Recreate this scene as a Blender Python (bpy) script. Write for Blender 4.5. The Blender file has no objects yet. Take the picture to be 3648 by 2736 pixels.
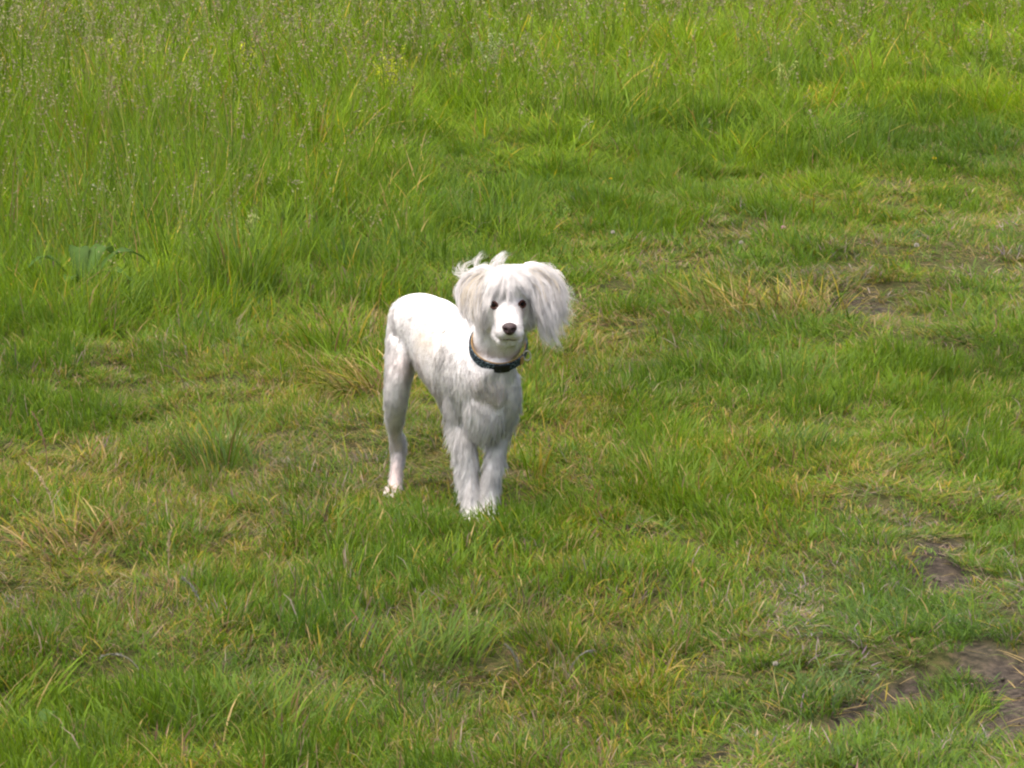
import bpy, math, random
import numpy as np
from mathutils import Vector
from mathutils.bvhtree import BVHTree

random.seed(7)
rng = np.random.default_rng(11)
scene = bpy.context.scene
COL = scene.collection
R = math.radians

# ------------------------------------------------------------------ camera
CAM_H = 1.5
TH = R(9.4)                     # the lens looks 9.4 degrees below level
FPX = 13125.0                   # focal length in pixels of the 3648 px wide picture
cam_d = bpy.data.cameras.new('camera')
cam_d.sensor_width = 36.0
cam_d.lens = 36.0 * FPX / 3648.0
cam_d.clip_start = 0.1
cam_d.clip_end = 3000.0
cam = bpy.data.objects.new('camera', cam_d)
COL.objects.link(cam)
cam.location = (0, 0, CAM_H)
cam.rotation_euler = (R(90) - TH, 0, 0)
scene.camera = cam

# ------------------------------------------------------------------ sky, sun, exposure
SUN_EL, SUN_AZ = R(74), R(-120)   # azimuth from +Y (away from the camera) towards +X
world = bpy.data.worlds.new('World')
scene.world = world
world.use_nodes = True
nt = world.node_tree
for n in list(nt.nodes):
    nt.nodes.remove(n)
sky = nt.nodes.new('ShaderNodeTexSky')
sky.sky_type = 'NISHITA'
sky.sun_disc = False
sky.sun_elevation = SUN_EL
sky.sun_rotation = SUN_AZ
sky.air_density = 0.5
sky.dust_density = 6.5
sky.ozone_density = 0.0
bg = nt.nodes.new('ShaderNodeBackground')
bg.inputs['Strength'].default_value = 0.15
wo = nt.nodes.new('ShaderNodeOutputWorld')
nt.links.new(sky.outputs[0], bg.inputs['Color'])
nt.links.new(bg.outputs[0], wo.inputs['Surface'])
sun_d = bpy.data.lights.new('sun', 'SUN')
sun_d.energy = 0.7
sun_d.angle = R(85)
sun_d.color = (1.0, 0.98, 0.95)
sun = bpy.data.objects.new('sun', sun_d)
COL.objects.link(sun)
sdir = Vector((math.sin(SUN_AZ) * math.cos(SUN_EL), math.cos(SUN_AZ) * math.cos(SUN_EL), math.sin(SUN_EL)))
sun.rotation_euler = sdir.to_track_quat('Z', 'Y').to_euler()
sun.location = sdir * 40
vs = scene.view_settings
vs.view_transform = 'Standard'
vs.look = 'None'
vs.exposure = 1.16
vs.gamma = 1.0
vs.use_curve_mapping = False
scene.cycles.max_bounces = 6
scene.cycles.diffuse_bounces = 6
scene.cycles.transmission_bounces = 4
scene.cycles.use_denoising = True
scene.cycles.use_adaptive_sampling = True
scene.cycles.adaptive_threshold = 0.03
scene.cycles.sample_clamp_indirect = 4.0
scene.cycles.filter_width = 2.2

# ------------------------------------------------------------------ pixel -> place
FW = np.array([0, math.cos(TH), -math.sin(TH)])
UP = np.array([0, math.sin(TH), math.cos(TH)])
def ray(px, py):
    d = FW + np.array([1.0, 0, 0]) * ((px - 1824) / FPX) + UP * ((1368 - py) / FPX)
    return d
def W(px, py, Y):
    d = ray(px, py)
    return np.array([0, 0, CAM_H]) + d * (Y / d[1])
def W1(x, y, Y):                 # head close-up coordinates
    return W(1550 + x * 550 / 1825, 850 + y * 500 / 1659, Y)
def W2(x, y, Y):                 # dog close-up coordinates
    return W(1250 + x * 900 / 1357, 850 + y * 1100 / 1659, Y)
def ground_xy(px, py):
    d = ray(px, py)
    t = -CAM_H / d[2]
    return d[0] * t, d[1] * t
def project(x, y, z):
    v = np.stack([x, y, np.asarray(z) - CAM_H], -1)
    dep = v @ FW
    return 1824 + v[..., 0] / dep * FPX, 1368 - (v @ UP) / dep * FPX

# ------------------------------------------------------------------ noise
_perm = np.random.default_rng(3).random(4096 * 4)
def _h(i, j, s):
    return _perm[((i * 73856093) ^ (j * 19349663) ^ (s * 83492791)) % len(_perm)]
def vnoise(x, y, s=0):
    xi = np.floor(x).astype(np.int64); yi = np.floor(y).astype(np.int64)
    fx = x - xi; fy = y - yi
    fx = fx * fx * (3 - 2 * fx); fy = fy * fy * (3 - 2 * fy)
    a = _h(xi, yi, s); b = _h(xi + 1, yi, s); c = _h(xi, yi + 1, s); d = _h(xi + 1, yi + 1, s)
    return (a * (1 - fx) + b * fx) * (1 - fy) + (c * (1 - fx) + d * fx) * fy
def fbm(x, y, s=0, o=3):
    t = 0; a = 0.5; tot = 0
    for k in range(o):
        t = t + a * vnoise(x * 2 ** k, y * 2 ** k, s + k); tot += a; a *= 0.5
    return t / tot

def ground_z(x, y):
    x = np.asarray(x, float); y = np.asarray(y, float)
    z = (fbm(x / 0.75 + 31, y / 0.75 + 17, 5, 2) - 0.5) * 0.10 + (fbm(x / 0.24, y / 0.24, 9, 2) - 0.5) * 0.06
    flat = np.exp(-((x + 0.1) ** 2 / 0.28 ** 2 + (y - 7.47) ** 2 / 0.35 ** 2))
    return z * (1 - 0.92 * flat)

# ------------------------------------------------------------------ mesh helpers
def make_mesh(name, verts, loops, starts, cols=None):
    me = bpy.data.meshes.new(name)
    me.vertices.add(len(verts)); me.vertices.foreach_set('co', np.ascontiguousarray(verts, np.float32).ravel())
    me.loops.add(len(loops)); me.loops.foreach_set('vertex_index', np.ascontiguousarray(loops, np.int32))
    me.polygons.add(len(starts)); me.polygons.foreach_set('loop_start', np.ascontiguousarray(starts, np.int32))
    if cols is not None:
        at = me.attributes.new('col', 'FLOAT_COLOR', 'POINT')
        c4 = np.ones((len(verts), 4), np.float32); c4[:, :3] = cols
        at.data.foreach_set('color', c4.ravel())
    me.update(calc_edges=True)
    return me
def link(name, me, mat=None, parent=None, **props):
    o = bpy.data.objects.new(name, me)
    COL.objects.link(o)
    if me is not None and mat is not None:
        me.materials.append(mat)
    if parent is not None:
        o.parent = parent
    for k, v in props.items():
        o[k] = v
    return o
def ribbon_arrays(P, wid, side, cols=None, twist=None):
    """P (N,K,3) centre lines, wid (N,K) half widths, side (N,3)/(N,K,3); the last level is one tip vertex."""
    N, K, _ = P.shape
    if side.ndim == 2:
        side = np.repeat(side[:, None, :], K, 1)
    A = P - side * wid[..., None]
    B = P + side * wid[..., None]
    V = np.empty((N, 2 * (K - 1) + 1, 3))
    V[:, 0:-1:2] = A[:, :-1]; V[:, 1:-1:2] = B[:, :-1]; V[:, -1] = P[:, -1]
    nv = 2 * (K - 1) + 1
    lp = []; st = []
    c = 0
    for k in range(K - 2):
        st.append(c); lp += [2 * k, 2 * k + 1, 2 * k + 3, 2 * k + 2]; c += 4
    k = K - 2
    st.append(c); lp += [2 * k, 2 * k + 1, nv - 1]; c += 3
    lp = np.array(lp); st = np.array(st)
    off = np.arange(N)[:, None]
    L = (lp[None] + off * nv).ravel(); S = (st[None] + off * c).ravel()
    C = None
    if cols is not None:                       # (N,K,3)
        C = np.empty((N, nv, 3))
        C[:, 0:-1:2] = cols[:, :-1]; C[:, 1:-1:2] = cols[:, :-1]; C[:, -1] = cols[:, -1]
        C = C.reshape(-1, 3)
    return V.reshape(-1, 3), L, S, C
def join_arrays(parts):
    Vs, Ls, Ss, Cs = [], [], [], []
    vo = lo = 0
    for V, L, S, C in parts:
        Vs.append(V); Ls.append(L + vo); Ss.append(S + lo); Cs.append(C)
        vo += len(V); lo += len(L)
    return np.concatenate(Vs), np.concatenate(Ls), np.concatenate(Ss), (np.concatenate(Cs) if Cs[0] is not None else None)
def catmull(pts, n):
    pts = np.asarray(pts, float)
    p = np.vstack([2 * pts[0] - pts[1], pts, 2 * pts[-1] - pts[-2]])
    t = np.linspace(0, len(pts) - 1, n)
    i = np.minimum(t.astype(int), len(pts) - 2); f = (t - i)[:, None]
    a, b, c, d = p[i], p[i + 1], p[i + 2], p[i + 3]
    return 0.5 * (2 * b + (c - a) * f + (2 * a - 5 * b + 4 * c - d) * f ** 2 + (3 * b - a - 3 * c + d) * f ** 3)
def nrm(v):
    return v / np.maximum(np.linalg.norm(v, axis=-1, keepdims=True), 1e-9)

# ------------------------------------------------------------------ materials
def new_mat(name):
    m = bpy.data.materials.new(name); m.use_nodes = True
    t = m.node_tree
    for n in list(t.nodes):
        t.nodes.remove(n)
    out = t.nodes.new('ShaderNodeOutputMaterial')
    return m, t, out
def blade_mat(name, trans=0.4, rough=0.55, spec=0.18, tint=False):
    m, t, out = new_mat(name)
    a = t.nodes.new('ShaderNodeAttribute'); a.attribute_name = 'col'
    no = t.nodes.new('ShaderNodeTexNoise'); no.inputs['Scale'].default_value = 55
    geo = t.nodes.new('ShaderNodeNewGeometry'); t.links.new(geo.outputs['Position'], no.inputs['Vector'])
    mr = t.nodes.new('ShaderNodeMapRange'); mr.inputs['To Min'].default_value = 0.75; mr.inputs['To Max'].default_value = 1.2
    t.links.new(no.outputs[0], mr.inputs[0])
    mul = t.nodes.new('ShaderNodeVectorMath'); mul.operation = 'SCALE'
    t.links.new(a.outputs['Color'], mul.inputs[0]); t.links.new(mr.outputs[0], mul.inputs['Scale'])
    if tint:                                     # every tuft has its own tone
        ti_ = t.nodes.new('ShaderNodeAttribute'); ti_.attribute_type = 'INSTANCER'; ti_.attribute_name = 'tint'
        mt = t.nodes.new('ShaderNodeVectorMath'); mt.operation = 'MULTIPLY'
        t.links.new(a.outputs['Color'], mt.inputs[0]); t.links.new(ti_.outputs['Color'], mt.inputs[1]); t.links.new(mt.outputs[0], mul.inputs[0])
    p = t.nodes.new('ShaderNodeBsdfPrincipled')
    p.inputs['Roughness'].default_value = rough; p.inputs['Specular IOR Level'].default_value = spec
    t.links.new(mul.outputs[0], p.inputs['Base Color'])
    tr = t.nodes.new('ShaderNodeBsdfTranslucent'); t.links.new(mul.outputs[0], tr.inputs['Color'])
    mx = t.nodes.new('ShaderNodeMixShader'); mx.inputs[0].default_value = trans
    t.links.new(p.outputs[0], mx.inputs[1]); t.links.new(tr.outputs[0], mx.inputs[2])
    t.links.new(mx.outputs[0], out.inputs['Surface'])
    return m
M_GRASS = blade_mat('grass_blades', 0.42)
M_TUFT = blade_mat('grass_tufts', 0.45, tint=True)
M_DRY = blade_mat('dry_grass', 0.25, 0.6, 0.2)
M_FUR = blade_mat('white_fur', 0.48, 0.55, 0.2)
def simple_mat(name, col, rough=0.5, spec=0.5, metal=0.0, nscale=None, col2=None, bump=0.0):
    m, t, out = new_mat(name)
    p = t.nodes.new('ShaderNodeBsdfPrincipled')
    p.inputs['Base Color'].default_value = (*col, 1); p.inputs['Roughness'].default_value = rough
    p.inputs['Specular IOR Level'].default_value = spec; p.inputs['Metallic'].default_value = metal
    if nscale:
        no = t.nodes.new('ShaderNodeTexNoise'); no.inputs['Scale'].default_value = nscale; no.inputs['Detail'].default_value = 4
        geo = t.nodes.new('ShaderNodeTexCoord'); t.links.new(geo.outputs['Object'], no.inputs['Vector'])
        cr = t.nodes.new('ShaderNodeMix'); cr.data_type = 'RGBA'
        cr.inputs[6].default_value = (*col, 1); cr.inputs[7].default_value = (*(col2 or col), 1)
        t.links.new(no.outputs[0], cr.inputs[0]); t.links.new(cr.outputs[2], p.inputs['Base Color'])
        if bump:
            b = t.nodes.new('ShaderNodeBump'); b.inputs['Strength'].default_value = bump; b.inputs['Distance'].default_value = 0.002
            t.links.new(no.outputs[0], b.inputs['Height']); t.links.new(b.outputs[0], p.inputs['Normal'])
    t.links.new(p.outputs[0], out.inputs['Surface'])
    return m

# ------------------------------------------------------------------ what grows where (picture / 1000 -> values at the place seen there)
#   x, y, blade height m, density 0-1, straw 0-1, bare soil 0-1, blue 0-1, lean 0-1 (laid over)
CTRL = np.array([
    # tall meadow
    [0.2, 0.1, .25, 1, .10, 0, .0, .1], [1.0, 0.1, .25, 1, .08, 0, .0, .1], [2.0, 0.1, .24, 1, .08, 0, .0, .1], [3.0, 0.1, .22, 1, .07, 0, .0, .1], [3.6, 0.1, .2, 1, .04, 0, .0, .1],
    [0.2, 0.5, .30, 1, .10, 0, .1, .1], [1.0, 0.45, .26, 1, .08, 0, .05, .1], [2.0, 0.4, .20, 1, .07, 0, .1, .15], [2.8, 0.4, .18, 1, .06, 0, .1, .2], [3.5, 0.35, .16, 1, .06, 0, .05, .2],
    [0.1, 0.85, .30, 1, .08, 0, .35, .2], [0.7, 0.8, .29, 1, .08, 0, .3, .2], [1.2, 0.75, .20, 1, .07, 0, .2, .3],
    # lawn behind the dog
    [0.2, 1.05, .19, 1, .06, 0, .35, .4], [0.8, 1.0, .21, 1, .08, 0, .3, .35], [1.3, 0.95, .13, 1, .10, 0, .2, .4], [1.8, 0.75, .11, 1, .08, 0, .15, .4], [2.3, 0.75, .10, 1, .10, 0, .2, .4],
    [2.9, 0.65, .12, 1, .09, 0, .15, .4], [3.4, 0.6, .08, 1, .14, 0, .1, .5], [2.2, 0.95, .07, 1, .18, 0, .2, .6], [2.8, 0.85, .07, 1, .18, 0, .2, .6], [3.4, 0.85, .055, .9, .2, .03, .3, .8],
    # the trodden way
    [3.5, 0.95, .05, .9, .27, .08, .3, .9], [3.0, 1.0, .065, .9, .28, .06, .2, .8], [2.5, 1.1, .07, .9, .32, .03, .2, .7], [2.2, 1.2, .06, .9, .30, .03, .2, .7], [2.1, 1.33, .06, .9, .38, .05, .2, .8],
    [1.55, 1.45, .07, .9, .28, .05, .15, .6], [1.2, 1.3, .07, .9, .28, .04, .15, .6], [1.2, 1.6, .05, .9, .45, .06, .2, .9], [0.8, 1.7, .055, .9, .42, .06, .2, .9], [1.5, 1.78, .045, .85, .42, .08, .15, .9],
    [0.9, 1.95, .045, .85, .42, .05, .15, .9], [0.3, 1.75, .06, .95, .32, .05, .15, .8], [0.3, 1.98, .05, .9, .5, .08, .15, .9], [0.2, 2.15, .055, .95, .38, .03, .2, .8], [0.7, 2.1, .06, 1, .34, 0, .2, .6],
    [0.3, 1.45, .075, 1, .14, 0, .25, .6], [0.7, 1.45, .09, 1, .16, 0, .25, .5], [0.1, 1.3, .09, 1, .1, 0, .2, .5],
    # near right lawn
    [2.4, 1.5, .075, 1, .14, 0, .15, .5], [2.9, 1.4, .10, 1, .08, 0, .15, .5], [3.4, 1.3, .09, 1, .12, 0, .2, .5], [3.4, 1.6, .07, 1, .14, 0, .15, .6], [2.2, 1.75, .075, 1, .15, 0, .15, .5],
    [2.8, 1.75, .07, 1, .20, .02, .15, .6], [3.5, 1.85, .05, 1, .14, 0, .35, .6], [1.9, 1.6, .08, 1, .22, 0, .1, .5],
    # foreground
    [1.7, 1.89, .055, 1, .12, 0, .15, .4], [1.6, 2.0, .07, 1, .15, 0, .15, .4], [1.3, 2.1, .085, 1, .18, 0, .25, .5], [1.9, 2.1, .08, 1, .18, 0, .2, .5], [2.4, 2.0, .07, 1, .18, 0, .2, .5], [0.3, 2.45, .09, 1, .10, 0, .2, .5],
    [0.9, 2.45, .09, 1, .16, 0, .25, .5], [1.3, 2.4, .085, 1, .18, 0, .3, .5], [1.8, 2.35, .075, 1, .26, 0, .2, .5], [2.3, 2.35, .06, 1, .42, .02, .15, .6], [0.4, 2.7, .08, 1, .12, 0, .2, .5],
    [1.2, 2.7, .08, 1, .18, .02, .2, .5], [1.9, 2.65, .06, .95, .28, .06, .2, .5], [2.6, 2.2, .05, 1, .26, 0, .35, .6], [3.0, 2.05, .045, 1, .18, .02, .5, .6], [2.6, 2.42, .045, 1, .2, .1, .35, .6],
    # bare soil at the right edge
    [3.33, 2.03, .035, .45, .2, .75, .4, .7], [3.55, 2.08, .04, .7, .2, .35, .5, .7], [3.25, 2.2, .045, 1, .1, .05, .55, .6], [3.6, 2.25, .04, .9, .15, .3, .5, .6], [3.6, 2.4, .03, .12, .2, 1.0, .5, .7],
    [3.1, 2.32, .04, .95, .15, .1, .5, .6], [3.2, 2.44, .035, .25, .15, .95, .5, .7], [3.05, 2.47, .035, .3, .15, .85, .5, .7], [3.45, 2.35, .035, .6, .15, .5, .5, .6], [3.35, 2.52, .045, .95, .1, .2, .5, .6],
    [3.05, 2.57, .03, .4, .2, .8, .4, .7], [3.55, 2.56, .03, .15, .2, 1.0, .4, .7], [2.75, 2.52, .055, 1, .12, .1, .5, .5], [2.62, 2.62, .03, .6, .15, .5, .4, .6], [3.2, 2.7, .045, 1, .15, .1, .5, .6],
    [2.85, 2.71, .04, .7, .15, .45, .4, .6], [2.38, 2.69, .035, .8, .2, .35, .4, .6], [3.6, 2.7, .04, .9, .15, .3, .45, .6],
    # soil hollow by the dry tussock
    [3.08, 1.07, .03, .08, .4, 1.0, .2, .8], [3.0, 1.08, .03, .25, .4, .8, .2, .8], [3.17, 1.06, .035, .5, .35, .4, .2, .8],
])
def plant_map(x, y):
    px, py = project(x, y, np.zeros_like(x))
    jx = (fbm(x * 3.1, y * 3.1, 40, 2) - 0.5) * 0.16; jy = (fbm(x * 3.1 + 9, y * 3.1, 44, 2) - 0.5) * 0.1
    u = px / 1000 + jx; v = py / 1000 + jy
    u = np.clip(u, -0.1, 3.75); v = np.clip(v, 0.0, 2.8)
    num = np.zeros((len(x), 6)); den = np.zeros(len(x))
    for c in CTRL:
        sg = 0.16 if c[5] < 0.3 else 0.066
        d2 = ((u - c[0]) ** 2 + ((v - c[1]) * 1.35) ** 2) / sg ** 2
        w = np.exp(-np.sqrt(d2 + 0.05) * 1.5) * (1.0 if sg > 0.1 else 1.6) + 1e-9
        w = w * w
        num += w[:, None] * c[2:]; den += w
    return num / den[:, None]       # height, density, straw, soil, blue, lean

# ------------------------------------------------------------------ ground: one sheet to the horizon
def axis(fine0, fine1, step, far, grow=1.25):
    a = list(np.arange(fine0, fine1 + 1e-6, step))
    s = step; v = a[-1]
    while v < far:
        s *= grow; v += s; a.append(v)
    s = step; v = a[0]; b = []
    while v > -far:
        s *= grow; v -= s; b.append(v)
    return np.array(b[::-1] + a)
gx = axis(-1.7, 1.7, 0.018, 900); gy = axis(5.0, 9.6, 0.022, 1200, 1.12)
GX, GY = np.meshgrid(gx, gy)
fx, fy = GX.ravel(), GY.ravel()
nearm = np.exp(-np.maximum(0, np.hypot(fx, fy - 10) - 40) / 40)
soil = np.zeros(len(fx))
inb = (fy > 4.8) & (fy < 30) & (np.abs(fx) < 6)
pm = plant_map(fx[inb], fy[inb])
soil[inb] = np.clip((pm[:, 3] - 0.22) / 0.35, 0, 1)
fz = ground_z(fx, fy) * nearm + soil * (fbm(fx * 30, fy * 30, 77, 2) - 0.5) * 0.022 - soil * 0.012
nx, ny = len(gx), len(gy)
ii = (np.arange(ny - 1)[:, None] * nx + np.arange(nx - 1)[None]).ravel()
gl = np.stack([ii, ii + 1, ii + 1 + nx, ii + nx], 1).ravel()
gcol = np.zeros((len(fx), 3)); gcol[:, 0] = soil; 
gm = make_mesh('ground', np.stack([fx, fy, fz], 1), gl, np.arange(len(ii)) * 4, gcol)
m, t, out = new_mat('soil_and_thatch')
at = t.nodes.new('ShaderNodeAttribute'); at.attribute_name = 'col'
sep = t.nodes.new('ShaderNodeSeparateColor'); t.links.new(at.outputs['Color'], sep.inputs[0])
geo = t.nodes.new('ShaderNodeNewGeometry')
def noise(scale, det=5):
    n = t.nodes.new('ShaderNodeTexNoise'); n.inputs['Scale'].default_value = scale; n.inputs['Detail'].default_value = det
    t.links.new(geo.outputs['Position'], n.inputs['Vector']); return n
def ramp(src, stops):
    r = t.nodes.new('ShaderNodeValToRGB'); e = r.color_ramp.elements
    e[0].position, e[0].color = stops[0][0], (*stops[0][1], 1); e[1].position, e[1].color = stops[-1][0], (*stops[-1][1], 1)
    for p_, c_ in stops[1:-1]:
        q = e.new(p_); q.color = (*c_, 1)
    t.links.new(src, r.inputs[0]); return r
n1 = noise(60); n2 = noise(9); n3 = noise(260, 3)
thatch = ramp(n1.outputs[0], [(0.3, (0.035, 0.045, 0.012)), (0.5, (0.07, 0.075, 0.022)), (0.7, (0.13, 0.10, 0.045))])
soilr = ramp(n1.outputs[0], [(0.3, (0.036, 0.030, 0.024)), (0.5, (0.070, 0.058, 0.045)), (0.72, (0.14, 0.113, 0.083))])
mx = t.nodes.new('ShaderNodeMix'); mx.data_type = 'RGBA'
t.links.new(sep.outputs[0], mx.inputs[0]); t.links.new(thatch.outputs[0], mx.inputs[6]); t.links.new(soilr.outputs[0], mx.inputs[7])
p = t.nodes.new('ShaderNodeBsdfPrincipled'); p.inputs['Roughness'].default_value = 0.95; p.inputs['Specular IOR Level'].default_value = 0.15
t.links.new(mx.outputs[2], p.inputs['Base Color'])
b = t.nodes.new('ShaderNodeBump'); b.inputs['Strength'].default_value = 0.8; b.inputs['Distance'].default_value = 0.01
t.links.new(n3.outputs[0], b.inputs['Height']); t.links.new(b.outputs[0], p.inputs['Normal'])
t.links.new(p.outputs[0], out.inputs['Surface'])
link('ground', gm, m, kind='structure')

# ------------------------------------------------------------------ grass
G_BRIGHT = np.array([0.168, 0.276, 0.008]); G_MID = np.array([0.078, 0.155, 0.007]); G_BLUE = np.array([0.110, 0.180, 0.062])
STRAW = np.array([0.44, 0.33, 0.13]); YELLOW = np.array([0.36, 0.29, 0.030]); BROWN = np.array([0.26, 0.16, 0.075])

def blades(root, L, az, tilt, bend, wid, colr, colt, K=4, droop=None):
    """arching blades: root (N,3), length, azimuth of lean, first tilt from upright, bend along the length (radians)"""
    N = len(L)
    s = np.linspace(0, 1, K)
    sm = (s[1:] + s[:-1]) / 2
    ph = tilt[:, None] + bend[:, None] * sm[None] ** 1.3
    ds = L[:, None] * np.diff(s)[None]
    h = np.concatenate([np.zeros((N, 1)), np.cumsum(np.sin(ph) * ds, 1)], 1)
    z = np.concatenate([np.zeros((N, 1)), np.cumsum(np.cos(ph) * ds, 1)], 1)
    sway = (rng.random(N) - 0.5) * 0.25
    ca, sa = np.cos(az), np.sin(az)
    lat = sway[:, None] * L[:, None] * s[None] ** 2
    P = np.stack([root[:, :1] + h * ca[:, None] - lat * sa[:, None], root[:, 1:2] + h * sa[:, None] + lat * ca[:, None],
                  root[:, 2:3] + np.maximum(z, -0.005)], -1)
    tw = az + np.pi / 2 + (rng.random(N) - 0.5) * 1.6
    side = np.stack([np.cos(tw), np.sin(tw), (rng.random(N) - 0.5) * 0.5], -1)
    side = nrm(side)
    prof = np.array([0.75, 1.0, 0.8, 0.0]) if K == 4 else (np.array([0.85, 0.8, 0.0]) if K == 3 else np.interp(s, [0, .3, .75, 1], [.7, 1, .7, 0]))
    wd = wid[:, None] * prof[None]
    C = colr[:, None, :] * (1 - s[None, :, None] ** 1.5) + colt[:, None, :] * s[None, :, None] ** 1.5
    return ribbon_arrays(P, wd, side, C)

def blade_colours(n, straw, blue, bright, tuft_r):
    r = rng.random(n)
    mixg = np.clip(bright + (rng.random(n) - 0.5) * 0.5, 0, 1)[:, None]
    g = G_MID * (1 - mixg) + G_BRIGHT * mixg
    bl = np.clip(blue * 0.9 + (rng.random(n) - 0.6) * 0.6, 0, 1)[:, None]
    g = g * (1 - bl) + G_BLUE * bl
    g = g * (0.75 + 0.5 * rng.random(n))[:, None]
    dry = r < straw
    k = rng.random(n)
    dcol = np.where((k < 0.45)[:, None], STRAW, np.where((k < 0.78)[:, None], YELLOW, BROWN)) * (0.65 + 0.6 * rng.random(n))[:, None]
    root = np.where(dry[:, None], dcol * 0.9, g)
    tipdry = (~dry) & (rng.random(n) < (0.05 + straw * 0.6))
    tip = np.where(dry[:, None], dcol, np.where(tipdry[:, None], 0.4 * g + 0.6 * YELLOW, g * 1.05))
    return root, tip

def scatter(n, y0, y1, margin):
    y = np.sqrt(rng.random(n) * (y1 ** 2 - y0 ** 2) + y0 ** 2)
    x = (rng.random(n) * 2 - 1) * (0.139 * y + margin)
    return x, y
DOG_PAWS = np.array([W2(655, 1530, 7.30)[:2], W2(745, 1510, 7.30)[:2], W2(215, 1370, 7.63)[:2]])

def grass_field(y0, y1, n_tufts, per, margin, K, wscale, falloff, hlim=0):
    x, y = scatter(n_tufts, y0, y1, margin)
    pmv = plant_map(x, y)
    H, D, ST, SO, BL, LE = pmv.T
    patch = fbm(x / 0.17, y / 0.34, 21, 2)
    keep = rng.random(n_tufts) < D * np.clip((0.6 - SO) / 0.25, 0.03, 1) * (np.clip(12.0 / y, 0, 1) if falloff else 1)
    if hlim > 0: keep &= H < hlim
    if hlim < 0: keep &= (H > -hlim) | (y > 13.2)
    pc = np.clip((patch - 0.5) * 2.6 + 0.5, 0, 1)    # lush clumps and low, thin gaps between them
    keep &= rng.random(n_tufts) < 0.8 + 0.3 * pc
    hmod = (0.42 + 1.0 * pc) * (0.75 + 0.5 * rng.random(n_tufts)) * np.clip(0.62 + (H - 0.09) * 4, 0.62, 1)                      # taller and lower patches
    x, y, H, ST, SO, BL, LE, patch, hmod = [a[keep] for a in (x, y, H, ST, SO, BL, LE, patch, hmod)]
    nt_ = len(x)
    wet = fbm(x / 0.9 + 5, y / 0.9, 61, 3)
    cnt = per
    ti = np.repeat(np.arange(nt_), cnt)
    N = len(ti)
    rad = np.abs(rng.normal(0, 1, N)) * (0.012 + 0.10 * H[ti])
    ang = rng.random(N) * 2 * np.pi
    bx, by = x[ti] + rad * np.cos(ang), y[ti] + rad * np.sin(ang)
    tall = np.clip((H - 0.12) / 0.15, 0, 1)
    L = H[ti] * hmod[ti] * (0.55 + 0.75 * rng.random(N))
    flow = 2.2 + (fbm(x / 0.5, y / 0.5, 81, 2) - 0.5) * 9.0 + (rng.random(nt_) - 0.5) * 1.3
    az = np.where(rng.random(N) < 0.5, ang, flow[ti] + (rng.random(N) - 0.5) * 1.4)
    lean = LE[ti]
    tilt = (0.12 + 0.65 * lean) * (0.3 + 1.1 * rng.random(N)) * (1 - 0.45 * tall[ti])
    bend = (0.5 + 1.1 * rng.random(N)) * (0.7 + 0.5 * lean) * (1 - 0.45 * tall[ti])
    wid = (0.0008 + 0.0013 * rng.random(N) ** 1.5 + 0.0010 * tall[ti]) * wscale(y[ti])
    bright = np.clip(0.2 + 1.0 * wet[ti] + 0.15 * (rng.random(nt_)[ti] - 0.5), 0, 1)
    strawp = np.clip(ST[ti] * (0.5 + 1.2 * rng.random(nt_)[ti]) * np.clip(1.8 - 1.6 * patch[ti], 0.5, 1.6), 0, 0.9)
    cr, ct = blade_colours(N, strawp, BL[ti], bright, None)
    root = np.stack([bx, by, ground_z(bx, by) - 0.004], 1)
    # nothing grows through the paws
    dmin = np.min(np.hypot(bx[:, None] - DOG_PAWS[None, :, 0], by[:, None] - DOG_PAWS[None, :, 1]), 1)
    ok = dmin > 0.015
    return blades(root[ok], L[ok], az[ok], tilt[ok], bend[ok], wid[ok], cr[ok], ct[ok], K)

def emit(name, arr, mat, **props):
    V, L, S, C = arr
    return link(name, make_mesh(name, V, L, S, C), mat, **props)

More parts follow.
